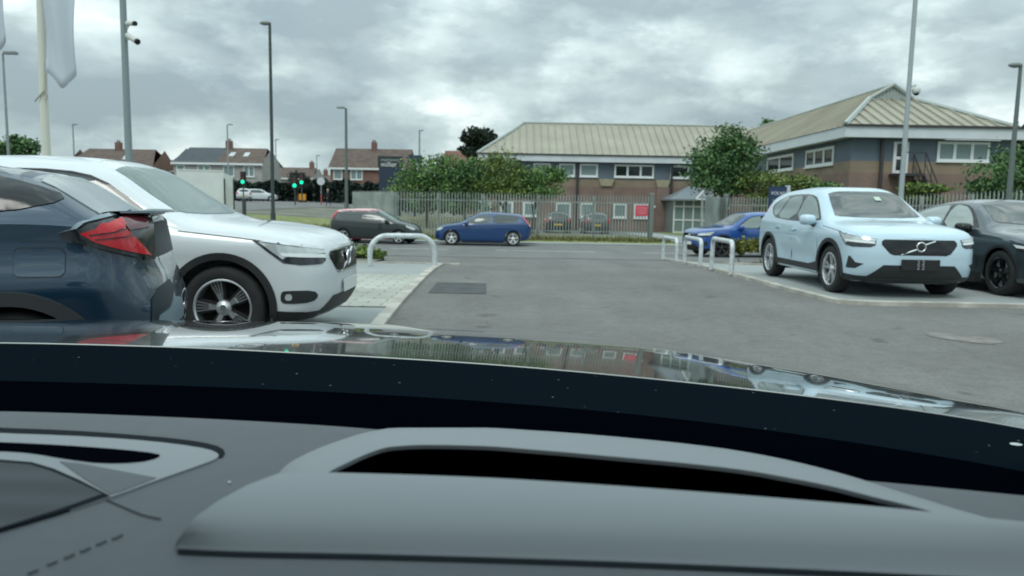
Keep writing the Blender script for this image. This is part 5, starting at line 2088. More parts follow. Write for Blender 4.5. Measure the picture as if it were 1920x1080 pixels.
def house(px0, px1, Y, py_ridge, py_eave, label, roofs, wall=None, chim=0.5, inset=0.03, depth=8.5, wins=(), group='houses across the far road', skylights=(), rot=0.0, cap=True):
    """px0..px1: the eaves in the picture at depth Y; roofs: [(fraction, material)]"""
    x0, x1 = P(px0, py_eave, Y).x, P(px1, py_eave, Y).x
    xc = (x0 + x1) / 2
    W = x1 - x0
    zg = ground(xc, Y + 2)
    ze = P((px0 + px1) / 2, py_eave, Y).z - zg
    zr = P((px0 + px1) / 2, py_ridge, Y + depth / 2).z - zg
    root = empty('house', (xc, Y, zg), rot, label, 'house', group)
    b = MB()
    h = W / 2 - .25
    b.add([(-h, 0, -.3), (h, 0, -.3), (h, depth, -.3), (-h, depth, -.3), (-h, 0, ze), (h, 0, ze), (h, depth, ze), (-h, depth, ze), (-h, depth / 2, zr - .15), (h, depth / 2, zr - .15)],
          [(0, 1, 5, 4), (2, 3, 7, 6), (1, 2, 6, 9, 5), (3, 0, 4, 8, 7)])
    b.build('wall', wall or M_HBRICK, root)
    a = 0.0
    ins = W * inset
    for fr_, m in roofs:
        b = MB()
        u0, u1 = -W / 2 + W * a, -W / 2 + W * fr_
        r0 = u0 + (ins if a == 0 else 0)
        r1 = u1 - (ins if fr_ >= 1 else 0)
        e = .35
        dz = -.2
        for s in (0, 1):
            yy = -e if s == 0 else depth + e
            b.add([(u0, yy, ze + dz), (u1, yy, ze + dz), (r1, depth / 2, zr), (r0, depth / 2, zr), (u0, yy, ze + dz - .12), (u1, yy, ze + dz - .12), (r1, depth / 2, zr - .12), (r0, depth / 2, zr - .12)],
                  [(0, 1, 2, 3) if s == 0 else (3, 2, 1, 0), (4, 7, 6, 5), (0, 4, 5, 1), (1, 5, 6, 2), (3, 7, 4, 0)])
        ro = b.build('roof', m, root)
        a = fr_
    if chim:
        b = MB()
        cx = -W / 2 + W * chim
        b.box(cx - .38, cx + .38, depth / 2 - .45, depth / 2 + .45, zr - .6, zr + 1.0)
        b.tube([(cx - .15, depth / 2, zr + 1.0), (cx - .15, depth / 2, zr + 1.35)], .11, 8)
        b.tube([(cx + .15, depth / 2, zr + 1.0), (cx + .15, depth / 2, zr + 1.3)], .11, 8)
        b.build('chimney', M_HBRICK, ro)
    for sx in skylights:
        b = MB()
        cx = -W / 2 + W * sx
        t0, t1 = .42, .66
        sl = lambda t, dx, k: Vector((cx + dx, -.35 + (depth / 2 + .35) * t, ze - .2 + (zr - ze + .2) * t + k))
        b.add([sl(t0, -.36, .03), sl(t0, .36, .03), sl(t1, .36, .03), sl(t1, -.36, .03), sl(t0, -.36, .12), sl(t0, .36, .12), sl(t1, .36, .12), sl(t1, -.36, .12)],
              [(4, 5, 6, 7), (0, 1, 5, 4), (1, 2, 6, 5), (2, 3, 7, 6), (3, 0, 4, 7)])
        b.build('roof_window', mat('bright_rooflight', (.45, .50, .52), rough=.1), ro)
    b = MB()
    b.box(-W / 2, W / 2, -.40, -.352, ze - .45, ze - .18)
    b.build('gutter', M_WHITEPL, root)
    for (q0, q1, z0, z1, n) in wins:
        window(root, -W / 2 + W * q0, -W / 2 + W * q1, ze * z0, ze * z1, 0, n, fr=.12, pane=M_PANEPALE)
    return root


house(118, 288, 112, 279, 312, 'leftmost house, brown roof with one pale rooflight, behind the camera pole', [(1, M_TILEBROWN)], chim=.46, inset=.12, skylights=(.62,), wins=((.2, .35, .55, .85, 2), (.6, .8, .55, .85, 2)))
house(322, 494, 104, 277, 303, 'pair of houses with half slate, half brown roof behind the white box van', [(.49, M_TILESLATE), (1, M_TILEBROWN)], wall=M_RENDER, chim=.505, inset=.06, skylights=(.60, .76),
      wins=((.05, .14, .62, .90, 1), (.28, .42, .62, .90, 2), (.56, .68, .62, .90, 2), (.78, .90, .62, .90, 2), (.28, .42, .12, .42, 2), (.66, .84, .12, .42, 3)))
house(616, 768, 112, 279, 313, 'brick pair of houses with brown roof and white windows behind the tall dark sign', [(1, M_TILEBROWN)], chim=.50, inset=.012,
      wins=((.06, .17, .64, .92, 1), (.27, .42, .64, .92, 2), (.06, .17, .18, .42, 1), (.24, .44, .18, .42, 3), (.62, .70, .18, .42, 1), (.88, .97, .64, .92, 1)))
house(828, 905, 118, 283, 312, 'house with red brown roof showing between the dark tree and the drooping trees', [(1, mat('red_roof_tiles', (.17, .085, .06), rough=.85, var=.15, vscale=1.2))], chim=0, inset=.02, wins=((.3, .5, .6, .9, 2),))
house(508, 590, 140, 314, 332, 'low brown roofed house far off, right of the tall dark lamp post', [(1, M_TILEBROWN)], wall=M_RENDER, chim=.8, inset=.10, wins=((.2, .4, .3, .7, 2), (.6, .8, .3, .7, 2)))
house(560, 628, 150, 328, 343, 'farthest low house beside the left edge of the brick pair', [(1, mat('grey_brown_tiles', (.13, .11, .10), rough=.9))], wall=M_RENDER, chim=.6, inset=.06, wins=((.3, .5, .3, .7, 2),))
house(288, 345, 118, 300, 318, 'small red gabled house between the two left rows', [(1, MATS['red_roof_tiles'])], chim=0, inset=.15, wins=((.4, .6, .3, .7, 2),))

# ------------------------------------------------------------------ trees, hedges and shrubs
LEAF_A = leaf_mat('mid_green_leaves', (0.040, 0.091, 0.035), (0.100, 0.193, 0.061), (0.227, 0.340, 0.100))
LEAF_B = leaf_mat('dull_green_leaves', (0.032, 0.078, 0.035), (0.079, 0.160, 0.061), (0.168, 0.272, 0.100))
LEAF_DARK = leaf_mat('dark_green_leaves', (.010, .020, .013), (.020, .036, .022), (.036, .056, .032))
LEAF_YEL = leaf_mat('yellow_green_leaves', (.045, .060, .014), (.11, .125, .025), (.20, .20, .04))
LEAF_HEDGE = leaf_mat('blackish_hedge_leaves', (.008, .018, .015), (.016, .030, .024), (.028, .044, .032))
LEAF_OLIVE = leaf_mat('olive_leaves', (0.044, 0.086, 0.026), (0.119, 0.181, 0.048), (0.258, 0.318, 0.088))


def leaves(rng, blobs, n, size, droop=0.0, shell=.55):
    b = MB()
    vol = [bl[3] * bl[4] * bl[5] for bl in blobs]
    tot = sum(vol)
    for bl, v in zip(blobs, vol):
        cx, cy, cz, rx, ry, rz = bl
        k = int(n * v / tot)
        # clumps inside the blob
        ncl = max(4, k // 45)
        cl = []
        for _ in range(ncl):
            d = Vector((rng.gauss(0, 1), rng.gauss(0, 1), rng.gauss(0, 1))).normalized() * (shell + (1 - shell) * rng.random()**.6)
            cl.append(d)
        for i in range(k):
            d = cl[i % ncl]
            s = .26
            q = Vector((cx + (d.x + rng.gauss(0, s)) * rx, cy + (d.y + rng.gauss(0, s)) * ry, cz + (d.z + rng.gauss(0, s * .8)) * rz))
            if droop:
                q.z -= droop * rng.random()**2 * max(0, (abs(d.x) + abs(d.y)) * .6)
            w = size * (.6 + .8 * rng.random())
            a = Vector((rng.gauss(0, 1), rng.gauss(0, 1), rng.gauss(0, .7) - droop)).normalized()
            c = a.cross(Vector((rng.gauss(0, 1), rng.gauss(0, 1), rng.gauss(0, 1)))).normalized()
            b.add([q - a * w, q + c * w * .55, q + a * w, q - c * w * .55], [(0, 1, 2, 3)])
    return b


def tree(name, label, x, y, trunk_h, tr, blobs, n, size, lm, seed, droop=0.0, cat='tree', group=None, limbs=True):
    """blobs are relative to the foot of the trunk"""
    rng = random.Random(seed)
    zg = ground(x, y)
    root = empty(name, (x, y, zg), 0, label, cat, group)
    t = MB()
    t.tube([(0, 0, -.1), (.03, 0, trunk_h * .5), (0, .03, trunk_h)], [tr, tr * .8, tr * .6], 8)
    if limbs:
        for bl in blobs:
            m = Vector((bl[0] * .5, bl[1] * .5, (trunk_h + bl[2]) / 2 - .1))
            t.tube([(0, 0, trunk_h * .85), m, (bl[0], bl[1], bl[2] + bl[5] * .4)], [tr * .5, tr * .33, tr * .12], 6)
    t.build('trunk', M_BARK, root, smooth=True)
    leaves(rng, blobs, n, size, droop).build('crown', lm, root)
    return root


def at_px(px, Y):
    return P(px, 400, Y).x


def pxblobs(x, y, lst):
    """[(px, py, half width px, half height px, depth offset)] -> blobs about the foot (x, y)"""
    zg = ground(x, y)
    s = y / FPX
    out = []
    for px, py, hw, hh, dy in lst:
        p = P(px, py, y + dy)
        out.append((p.x - x, dy, p.z - zg, hw * s, hw * s * .9, hh * s))
    return out


DR = 'drooping trees before the left office wing'
x = at_px(800, 41.5)
tree('tree', 'drooping green tree at the left end of the row, beside the tall dark sign', x, 41.5, 1.6, .12, pxblobs(x, 41.5, [(765, 345, 34, 22, 0), (800, 322, 42, 28, .3), (840, 325, 38, 30, -.2), (815, 352, 52, 20, .1)]), 8320, .078, LEAF_A, 3, droop=.35, group=DR)
x = at_px(947, 42)
tree('tree', 'drooping green tree in the middle of the row with the tallest top shoot', x, 42, 1.7, .12, pxblobs(x, 42, [(900, 330, 40, 30, .2), (945, 318, 34, 34, 0), (940, 295, 20, 14, 0), (920, 352, 48, 18, -.2), (955, 350, 36, 24, .3)]), 8320, .078, LEAF_OLIVE, 5, droop=.35, group=DR)
x = at_px(1000, 42.5)
tree('tree', 'drooping green tree at the right end of the row, before the upper windows', x, 42.5, 1.7, .10, pxblobs(x, 42.5, [(985, 340, 30, 26, 0), (1020, 328, 34, 16, .2), (1045, 322, 18, 12, 0), (1005, 355, 40, 15, 0)]), 6080, .078, LEAF_A, 9, droop=.30, group=DR)
x = at_px(870, 41)
tree('tree', 'dull green tree filling the gap between the drooping trees', x, 41, 1.5, .11, pxblobs(x, 41, [(870, 338, 36, 30, .5), (860, 360, 34, 16, .3), (885, 312, 22, 14, .4)]), 5760, .078, LEAF_B, 11, droop=.3, group=DR)
x = at_px(1362, 41)
tree('tree', 'round bushy green tree standing where the two office wings meet', x, 41, 1.8, .16, pxblobs(x, 41, [(1362, 300, 52, 42, 0), (1340, 315, 44, 40, .3), (1385, 312, 40, 40, -.3), (1365, 262, 34, 24, 0), (1330, 285, 26, 26, .2), (1398, 275, 26, 22, 0), (1360, 345, 50, 20, 0)]), 9500, .10, LEAF_B, 21)
x = at_px(900, 95)
tree('tree', 'dark dense tree far behind the left end of the office roof', x, 95, 4.0, .3, pxblobs(x, 95, [(898, 262, 24, 18, 0), (878, 264, 12, 16, 0), (915, 270, 20, 14, .3), (895, 285, 20, 16, 0), (868, 280, 8, 8, 0)]), 3800, .26, LEAF_DARK, 31)
x = at_px(35, 60)
tree('tree', 'green tree at the far left edge behind the roof of the white crossover', x, 60, 3, .2, pxblobs(x, 60, [(20, 280, 22, 20, 0), (50, 280, 20, 18, .5), (30, 265, 10, 12, 0), (5, 290, 20, 20, 0)]), 3200, .17, LEAF_B, 33)
x = at_px(1905, 60)
tree('tree', 'dark tree behind the right end of the office wing', x, 60, 4, .25, pxblobs(x, 60, [(1905, 262, 20, 26, 0), (1925, 290, 30, 40, 0), (1890, 300, 20, 30, 0)]), 3200, .18, LEAF_DARK, 35)
x = at_px(1445, 75)
tree('tree', 'treetop showing over the valley between the two office roofs', x, 75, 5, .25, pxblobs(x, 75, [(1445, 232, 22, 10, 0), (1362, 240, 14, 8, 0), (1440, 270, 40, 30, 0)]), 1500, .2, LEAF_B, 37)
SH = 'shrubs along the right hand fence'
for px, py, hw, hh, Y, lm, sd, lab in ((1425, 342, 40, 26, 39.8, LEAF_OLIVE, 41, 'yellowish shrub right of the round tree, above the fence'), (1500, 346, 32, 15, 36.5, LEAF_OLIVE, 43, 'wide olive shrub above the fence behind the navy totem sign'),
                                       (1548, 353, 20, 9, 35, LEAF_A, 45, 'low green shrub above the fence before the corner of the office wing'), (1728, 352, 34, 8, 32, LEAF_OLIVE, 47, 'low olive shrub above the fence at the foot of the stair'),
                                       (1866, 338, 46, 30, 31, LEAF_B, 49, 'large dull green bush under the right end of the office wing'), (1905, 318, 36, 44, 32, LEAF_B, 51, 'tall bush at the right edge behind the oval headed lamp')):
    x = at_px(px, Y)
    tree('shrub', lab, x, Y, .5, .05, pxblobs(x, Y, [(px, py, hw, hh, 0), (px - hw * .5, py + 6, hw * .6, hh * .8, .2), (px + hw * .5, py + 4, hw * .6, hh * .7, -.2), (px, py + hh + 12, hw * .9, hh * .8, 0)]), 2600, .085, lm, sd, cat='shrub', group=SH)
b = None
# low planting
LP_ = 'low planting beside the display bays'
for px, py, hw, hh, Y, lm, sd, lab in ((1430, 461, 42, 14, 19.3, LEAF_YEL, 61, 'yellow green clipped shrub behind the right hoop'), (1388, 462, 12, 11, 19.9, LEAF_YEL, 63, 'small yellow green shrub left of the wide right hoop'),
                                       (670, 470, 26, 12, 18.3, LEAF_OLIVE, 65, 'brownish low plant behind the nose of the white crossover'), (705, 478, 14, 7, 18.0, LEAF_OLIVE, 67, 'straggly low plant seen through the left hoop')):
    x = at_px(px, Y)
    tree('shrub', lab, x, Y, .15, .02, pxblobs(x, Y, [(px, py, hw, hh, 0), (px + hw * .5, py + 3, hw * .5, hh * .7, 0), (px - hw * .5, py + 2, hw * .5, hh * .8, 0)]), 1500, .05, lm, sd, cat='shrub', group=LP_, limbs=False)


def hedge(label, px0, px1, Y0, Y1, h, d, n, size, lm, seed):
    rng = random.Random(seed)
    x0, x1 = at_px(px0, Y0), at_px(px1, Y1)
    b = MB()
    c = Vector(((x0 + x1) / 2, (Y0 + Y1) / 2, 0))
    zg = ground(c.x, c.y)
    for _ in range(n):
        t = rng.random()
        x, y = x0 + (x1 - x0) * t, Y0 + (Y1 - Y0) * t + rng.uniform(-d, d) / 2
        top = h * (1 + .08 * math.sin(17 * t) + .05 * math.sin(41 * t + 1))
        z = ground(x, y) + rng.random()**.7 * top
        q = Vector((x, y, z)) - Vector((c.x, c.y, zg))
        w = size * (.6 + .8 * rng.random())
        a = Vector((rng.gauss(0, 1), rng.gauss(0, 1), rng.gauss(0, 1))).normalized()
        e = a.cross(Vector((rng.gauss(0, 1), rng.gauss(0, 1), rng.gauss(0, 1)))).normalized()
        b.add([q - a * w, q + e * w * .6, q + a * w, q - e * w * .6], [(0, 1, 2, 3)])
    # stems in the middle keep the hedge opaque
    o = b.build('hedge', lm, loc=(c.x, c.y, zg))
    tag(o, label, 'hedge', 'dark hedges along the far road')


hedge('dark hedge from the white box van to the traffic lights', 432, 600, 98, 98, 2.4, 1.2, 6500, .24, LEAF_HEDGE, 71)
hedge('dark hedge right of the traffic lights, before the brick pair of houses', 590, 720, 94, 88, 2.6, 1.2, 6500, .24, LEAF_HEDGE, 73)
x = at_px(558, 96)
tree('tree', 'small bushy tree behind the close pair of traffic lights', x, 96, 1.5, .12, pxblobs(x, 96, [(558, 340, 16, 14, 0), (575, 345, 14, 10, 0)]), 1200, .2, LEAF_DARK, 75)
x = at_px(800, 47)
tree('shrub', 'dark scrub on the bank behind the long fence', x, 47, .5, .05, pxblobs(x, 47, [(800, 385, 60, 14, 0), (870, 388, 50, 12, 0), (760, 385, 30, 12, 0)]), 3000, .11, LEAF_B, 77, cat='shrub', group='scrub behind the long fence', limbs=False)
# bare earth bank with dry grass behind the fence
v = MB()
rows = []
for i in range(7):
    y = 39.2 + i * 1.2
    rows.append([(xx, y, ground(xx, y) + .10 + .85 * sstep(i / 5) * sstep((2.5 - xx) / 6)) for xx in lin(-7.4, 3.0, 15)])
v.grid(rows)
o = v.build('grass_mound', mat('dry_grass', (.17, .165, .085), rough=1.0, color2=(.27, .25, .15), vscale=2.2, detail=10, bump=.5), smooth=True)
tag(o, kind='structure')
# tufts of grass along the fence foot and on the verge
rng = random.Random(5)
b = MB()
for _ in range(5200):
    if rng.random() < .55:
        x, y = rng.uniform(-7.5, 8.0), 38.6 + rng.gauss(-.5, .55)
        if y < 35.3:
            continue
    else:
        t = rng.random()
        x, y = rng.uniform(-14, -8), rng.uniform(35.5, 50)
    z = ground(x, y) + .02
    h = rng.uniform(.08, .30)
    a = rng.uniform(0, PI)
    dx, dy = math.cos(a) * .035, math.sin(a) * .035
    lx, ly = rng.gauss(0, .06), rng.gauss(0, .06)
    b.add([(x - dx, y - dy, z), (x + dx, y + dy, z), (x + lx, y + ly, z + h)], [(0, 1, 2)])
o = b.build('grass_tufts', leaf_mat('grass_blades', (.07, .085, .025), (.13, .14, .05), (.22, .20, .09)))
tag(o, 'rough grass tufts along the foot of the long fence', 'grass', kind='stuff')

# ------------------------------------------------------------------ the person walking on the far footway
Y = 80.0
xp = at_px(615, Y)
zg = ground(xp, Y) + .02
root = empty('person', (xp, Y, zg), R(-75), 'person in dark jacket and trousers walking to the right beside the far road', 'person')


def skinned(name, verts, edges, m, parent, sub=1):
    me = bpy.data.meshes.new(name)
    me.from_pydata([v[:3] for v in verts], edges, [])
    o = bpy.data.objects.new(name, me)
    col.objects.link(o)
    o.parent = parent
    sk = o.modifiers.new('skin', 'SKIN')
    for i, v in enumerate(verts):
        s = me.skin_vertices[0].data[i]
        s.radius = (v[3], v[4] if len(v) > 4 else v[3])
        s.use_root = i == 0
    su = o.modifiers.new('sub', 'SUBSURF')
    su.levels = su.render_levels = sub
    me.materials.append(m)
    dg = bpy.context.evaluated_depsgraph_get()
    dg.update()
    m2 = bpy.data.meshes.new_from_object(o.evaluated_get(dg))
    o.modifiers.clear()
    o.data = m2
    m2.polygons.foreach_set('use_smooth', [True] * len(m2.polygons))
    return o


# figure faces its own -y... walking along -y of the root
SK = mat('skin_tone', (.42, .27, .20), rough=.6)
pv = [(0, 0, .95, .13, .11), (0, 0, 1.15, .14, .10), (0, 0, 1.36, .16, .10), (0, -.01, 1.48, .06, .06), (0, -.02, 1.56, .055), (0, -.03, 1.66, .085, .095), (0, -.02, 1.74, .06),
      (.17, 0, 1.42, .06), (.22, .10, 1.15, .045), (.22, -.02, .93, .035), (.22, -.08, .86, .03), (.215, -.10, .78, .02),
      (-.17, 0, 1.42, .06), (-.22, -.08, 1.15, .045), (-.22, -.24, .98, .035), (-.22, -.30, .93, .03), (-.215, -.36, .87, .02),
      (.09, 0, .88, .095), (.09, -.16, .50, .065), (.09, -.12, .10, .042), (.09, -.25, .045, .04, .035),
      (-.09, 0, .88, .095), (-.09, .08, .50, .065), (-.09, .30, .16, .042), (-.09, .26, .05, .04, .035)]
pe = [(0, 1), (1, 2), (2, 3), (3, 4), (4, 5), (5, 6), (2, 7), (7, 8), (8, 9), (9, 10), (10, 11), (2, 12), (12, 13), (13, 14), (14, 15), (15, 16), (0, 17), (17, 18), (18, 19), (19, 20), (0, 21), (21, 22), (22, 23), (23, 24)]
body = skinned('body', pv, pe, SK, root)
body.data.materials.append(mat('dark_walking_clothes', (.012, .015, .026), rough=.8))
for p in body.data.polygons:
    c = p.center
    hand = abs(c.x) > .19 and c.z < .90
    if c.z < 1.49 and not hand:
        p.material_index = 1
for s in (1, -1):
    w = pv[11] if s > 0 else pv[16]
    for k in range(4):
        f = MB()
        ox = (k - 1.5) * .018
        L = (.075, .085, .08, .062)[k]
        f.tube([(w[0] - .005, w[1] + ox, w[2] + .01), (w[0] - .01, w[1] + ox, w[2] - L * .5), (w[0] - .028, w[1] + ox, w[2] - L)], [.009, .008, .006], 6)
        f.build('finger', SK, body)
    f = MB()
    f.tube([(w[0] - .01, w[1] - .03, w[2] + .045), (w[0] - .02, w[1] - .055, w[2] + .015), (w[0] - .025, w[1] - .055, w[2] - .015)], [.010, .009, .007], 6)
    f.build('thumb', SK, body)
f = MB()
f.ellipsoid((0, -.015, 1.725), .098, .11, .085)
f.ellipsoid((0, .04, 1.66), .092, .07, .10)
f.build('hair', mat('pale_grey_hair', (.40, .38, .34), rough=.8), root, smooth=True)
f = MB()
f.ellipsoid((0, -.135, 1.645), .014, .02, .022, 8, 6)
f.build('nose', SK, body, smooth=True)
for s in (-1, 1):
    f = MB()
    f.ellipsoid((s * .034, -.115, 1.672), .014, .012, .008, 8, 6)
    f.build('eye', M_TRIM, body)
    f = MB()
    f.ellipsoid((s * .09, -.02, 1.65), .012, .025, .035, 8, 6)
    f.build('ear', SK, body)
f = MB()
f.ellipsoid((0, -.118, 1.605), .026, .012, .007, 8, 6)
f.build('mouth', mat('lip_tone', (.30, .13, .11), rough=.6), body)

# ------------------------------------------------------------------ our own car: bonnet, screen and dashboard
own = empty('car', (-.35, 0, 0), 0, 'dark car seen from its driving seat, with grey dashboard top and glossy dark bonnet', 'car')
M_BONNET = mat('dark_bonnet_paint', (.020, .024, .024), rough=.14, coat=1.0, spec=.6)
M_FRIT = bpy.data.materials.new('dusty_black_screen_border')
M_FRIT.use_nodes = True


def frit():
    t = M_FRIT.node_tree
    b = t.nodes['Principled BSDF']
    b.inputs['Roughness'].default_value = .6
    b.inputs['Specular IOR Level'].default_value = .0
    tc = t.nodes.new('ShaderNodeTexCoord')
    v = t.nodes.new('ShaderNodeTexVoronoi')
    v.inputs['Scale'].default_value = 48
    t.links.new(tc.outputs['Object'], v.inputs['Vector'])
    n = t.nodes.new('ShaderNodeTexNoise')
    n.inputs['Scale'].default_value = 30
    t.links.new(tc.outputs['Object'], n.inputs['Vector'])
    # specks of dust: only some of the cells carry one
    sp = ramp(t, v.outputs['Distance'], [(.04, 1.0), (.10, 0.0)], 'LINEAR')
    sel = ramp(t, v.outputs['Color'], [(.52, 0.0), (.62, 1.0)], 'LINEAR')
    k = math_node(t, 'MULTIPLY', sp, sel)
    k = math_node(t, 'MULTIPLY', k, ramp(t, n.outputs[0], [(.35, 0.05), (.7, 1.0)], 'LINEAR'))
    mx = t.nodes.new('ShaderNodeMix')
    mx.data_type = 'RGBA'
    mx.inputs[6].default_value = (.004, .0072, .0108, 1)
    mx.inputs[7].default_value = (.13, .15, .16, 1)
    t.links.new(k, mx.inputs[0])
    t.links.new(mx.outputs[2], b.inputs['Base Color'])


frit()
M_DASHSHADE = mat('black_dash_front_shade', (.0006, .0012, .0026), rough=1.0, spec=.0)  # near-black base holds the shade in front of the dashboard
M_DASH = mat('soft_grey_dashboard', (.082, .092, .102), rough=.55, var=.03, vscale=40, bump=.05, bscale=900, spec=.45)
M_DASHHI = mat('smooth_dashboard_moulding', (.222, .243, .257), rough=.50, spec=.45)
M_SLOT = mat('black_vent_cavity', (.0015, .002, .004), rough=1.0, spec=.0)
M_GAP = mat('dark_dash_gap', (.012, .016, .020), rough=.9, spec=.1)
f1 = lambda pts: (lambda px: float(np.interp(px, [p[0] for p in pts], [p[1] for p in pts])))
crest_y = pchip([(-500, 600), (0, 598), (300, 600), (600, 604), (900, 618), (1200, 640), (1400, 670), (1600, 706), (1800, 746), (1920, 772), (2150, 832)])
crest_Y = pchip([(-500, 2.2), (0, 2.3), (534, 2.4), (1200, 2.10), (1600, 1.66), (1800, 1.34), (1920, 1.17), (2150, 1.0)])
rear_y = pchip([(-500, 640), (0, 643), (300, 650), (600, 664), (900, 682), (1200, 708), (1500, 741), (1800, 782), (1920, 803), (2150, 848)])
rear_Y = pchip([(-500, 1.08), (0, 1.14), (534, 1.18), (1200, 1.13), (1600, 1.05), (1920, .98), (2150, .92)])
cols_px = lin(-680, 2130, 150)
dash_px = lin(-1300, 2130, 184)
rows = []
for px in cols_px:
    r, c = P(px, rear_y(px), rear_Y(px)), P(px, crest_y(px), crest_Y(px))
    d = c - EYE
    d.normalize()
    L = (c - r).length
    dr = r - EYE
    hr_ = Vector((d.x, d.y, .42 * dr.z / math.hypot(dr.x, dr.y))).normalized()
    # cubic from the screen edge to the crest, tangent to the sight line there, then over the front
    p1, p2 = r + hr_ * L * .36, c - d * L * .36
    row = []
    for t in lin(0, 1, 22):
        row.append(r * (1 - t)**3 + p1 * 3 * t * (1 - t)**2 + p2 * 3 * t * t * (1 - t) + c * t**3)
    fwd = Vector((d.x * .25, abs(d.y), 0)).normalized()
    for k, (a, z) in enumerate(((.06, -.013), (.14, -.036), (.24, -.08), (.31, -.14), (.35, -.24), (.36, -.42), (.34, -.62))):
        row.append(c + fwd * a + Vector((0, 0, z)))
    rows.append(row)
b = MB()
b.grid(rows)
bon = b.build('bonnet', M_BONNET, own, world=True, smooth=True, sharp=80)
b = MB()
b.tube([P(px, rear_y(px) + .5, rear_Y(px) - .004) for px in cols_px], .0016, 6)
b.build('bonnet_edge', mat('bright_bonnet_edge', (.22, .25, .25), rough=.4, metal=.3), bon, world=True, smooth=True)

# dark lower border of the screen, then a strip painted black for the shade before the dashboard


def dash_z(y):
    return 1.019 - .067 * (.8 - y)


def D(px, py, dz=0.0):
    """the point of the dashboard's top plane seen at a pixel, raised by dz"""
    d = ray(px, py)
    # EYE.z + d.z*t = 1.019 - .067*(.8 - d.y*t) + dz
    t = (1.019 - .0536 + dz - EYE.z) / (d.z - .067 * d.y)
    return EYE + d * t


frit_y = pchip([(-500, 708), (0, 714), (300, 722), (600, 734), (900, 752), (1200, 778), (1500, 815), (1800, 862), (1920, 884), (2150, 930)])
dash_y = pchip([(-500, 766), (0, 771), (300, 781), (600, 797), (850, 818), (1200, 856), (1500, 890), (1700, 908), (1920, 929), (2150, 950)])
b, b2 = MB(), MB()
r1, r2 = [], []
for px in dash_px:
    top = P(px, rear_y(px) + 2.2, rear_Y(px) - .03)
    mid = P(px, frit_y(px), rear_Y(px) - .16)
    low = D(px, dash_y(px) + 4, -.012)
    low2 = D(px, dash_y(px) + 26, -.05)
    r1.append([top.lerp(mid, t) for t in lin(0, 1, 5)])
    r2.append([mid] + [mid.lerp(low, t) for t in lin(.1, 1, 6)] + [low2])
b.grid(r1)
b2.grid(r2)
fo = b.build('screen_border', M_FRIT, own, world=True, smooth=True)
b2.build('dash_front_shade', M_DASHSHADE, own, world=True, smooth=True)
b = MB()
b.ellipsoid(P(1903, 834, .90), .010, .006, .0022, 10, 6)
b.build('paint_chip', mat('pale_chip', (.42, .46, .46), rough=.6), fo, world=True)

# dashboard top: a gently curved sheet from the painted shade strip to below the eye
rows = []
for px in dash_px:
    row = []
    y0 = dash_y(px)
    a = D(px, y0, -.03)
    row.append(a)
    row.append(D(px, y0 + .5, -.004))
    for t in lin(0, 1, 40):
        row.append(D(px, y0 + 3 + (1120 - y0) * t, 0))
    e = row[-1]
    row.append(e + Vector((0, -.05, -.03)))
    row.append(e + Vector((0, -.08, -.14)))
    rows.append(row)
b = MB()
b.grid(rows)
HOLE = [(600, 880), (660, 850), (720, 826), (800, 820), (1000, 827), (1200, 841), (1350, 858), (1470, 876), (1580, 904), (1700, 940), (1700, 965), (1500, 948), (1200, 925), (900, 905), (640, 902)]
HW = [(lambda p: (p.x, p.y))(D(*q)) for q in HOLE]
b.f = [f for f in b.f if not inside((sum(b.v[i][0] for i in f) / 4, sum(b.v[i][1] for i in f) / 4), HW)]
b.m = [0] * len(b.f)
dash = b.build('dashboard', M_DASH, own, world=True, smooth=True, sharp=60)


def spline(pts, n):
    """a smooth line through pixel points, by arc length"""
    p = [Vector(q) for q in pts]
    ds = [0]
    for a, c in zip(p[:-1], p[1:]):
        ds.append(ds[-1] + (c - a).length)
    fx, fy = pchip([(d, q[0]) for d, q in zip(ds, p)]), pchip([(d, q[1]) for d, q in zip(ds, p)])
    return [(fx(ds[-1] * i / (n - 1)), fy(ds[-1] * i / (n - 1))) for i in range(n)]


# head-up display hood: lofted rows from the near gap over the roll to the lip of the opening
NH = 60
near = spline([(333, 1030), (420, 1034), (700, 1040), (1100, 1052), (1500, 1068), (1900, 1088), (2250, 1106)], NH)
n2 = spline([(335, 1018), (420, 1021), (700, 1026), (1100, 1037), (1500, 1052), (1900, 1070), (2250, 1086)], NH)
n3 = spline([(342, 1000), (430, 996), (700, 999), (1100, 1010), (1500, 1024), (1900, 1042), (2250, 1060)], NH)
n4 = spline([(368, 968), (450, 962), (700, 964), (1100, 976), (1500, 992), (1900, 1013), (2250, 1034)], NH)
n5 = spline([(410, 938), (490, 926), (700, 928), (1100, 944), (1500, 968), (1900, 992), (2250, 1016)], NH)
n6 = spline([(462, 910), (540, 900), (700, 902), (1100, 921), (1500, 951), (1860, 981), (2200, 1006)], NH)
n7 = spline([(520, 888), (615, 886), (700, 888), (900, 895), (1100, 907), (1500, 937), (1700, 955), (1800, 966)], NH)
rows = [[D(*q, dz) for q in ln] for ln, dz in ((near, .0006), (n2, .004), (n3, .0115), (n4, .0185), (n5, .0225), (n6, .024), (n7, .0225))]
b = MB()
b.grid(list(zip(*rows)))
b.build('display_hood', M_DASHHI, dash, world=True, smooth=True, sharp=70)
b = MB()
b.grid([[D(q[0], q[1] - 4, .0005), D(q[0], q[1] - 1, .0010), D(q[0], q[1] + 8, .0010), D(q[0], q[1] + 9, -.004)] for q in near])
b.build('hood_gap', M_GAP, dash, world=True)
# left end of the roll
b = MB()
ends = [Vector(r[0]) for r in rows]
b.grid([[e, e + Vector((-.004, 0, -.006)), e + Vector((-.006, .0, -.03))] for e in ends])
b.build('hood_end', M_DASHHI, dash, world=True, smooth=True)
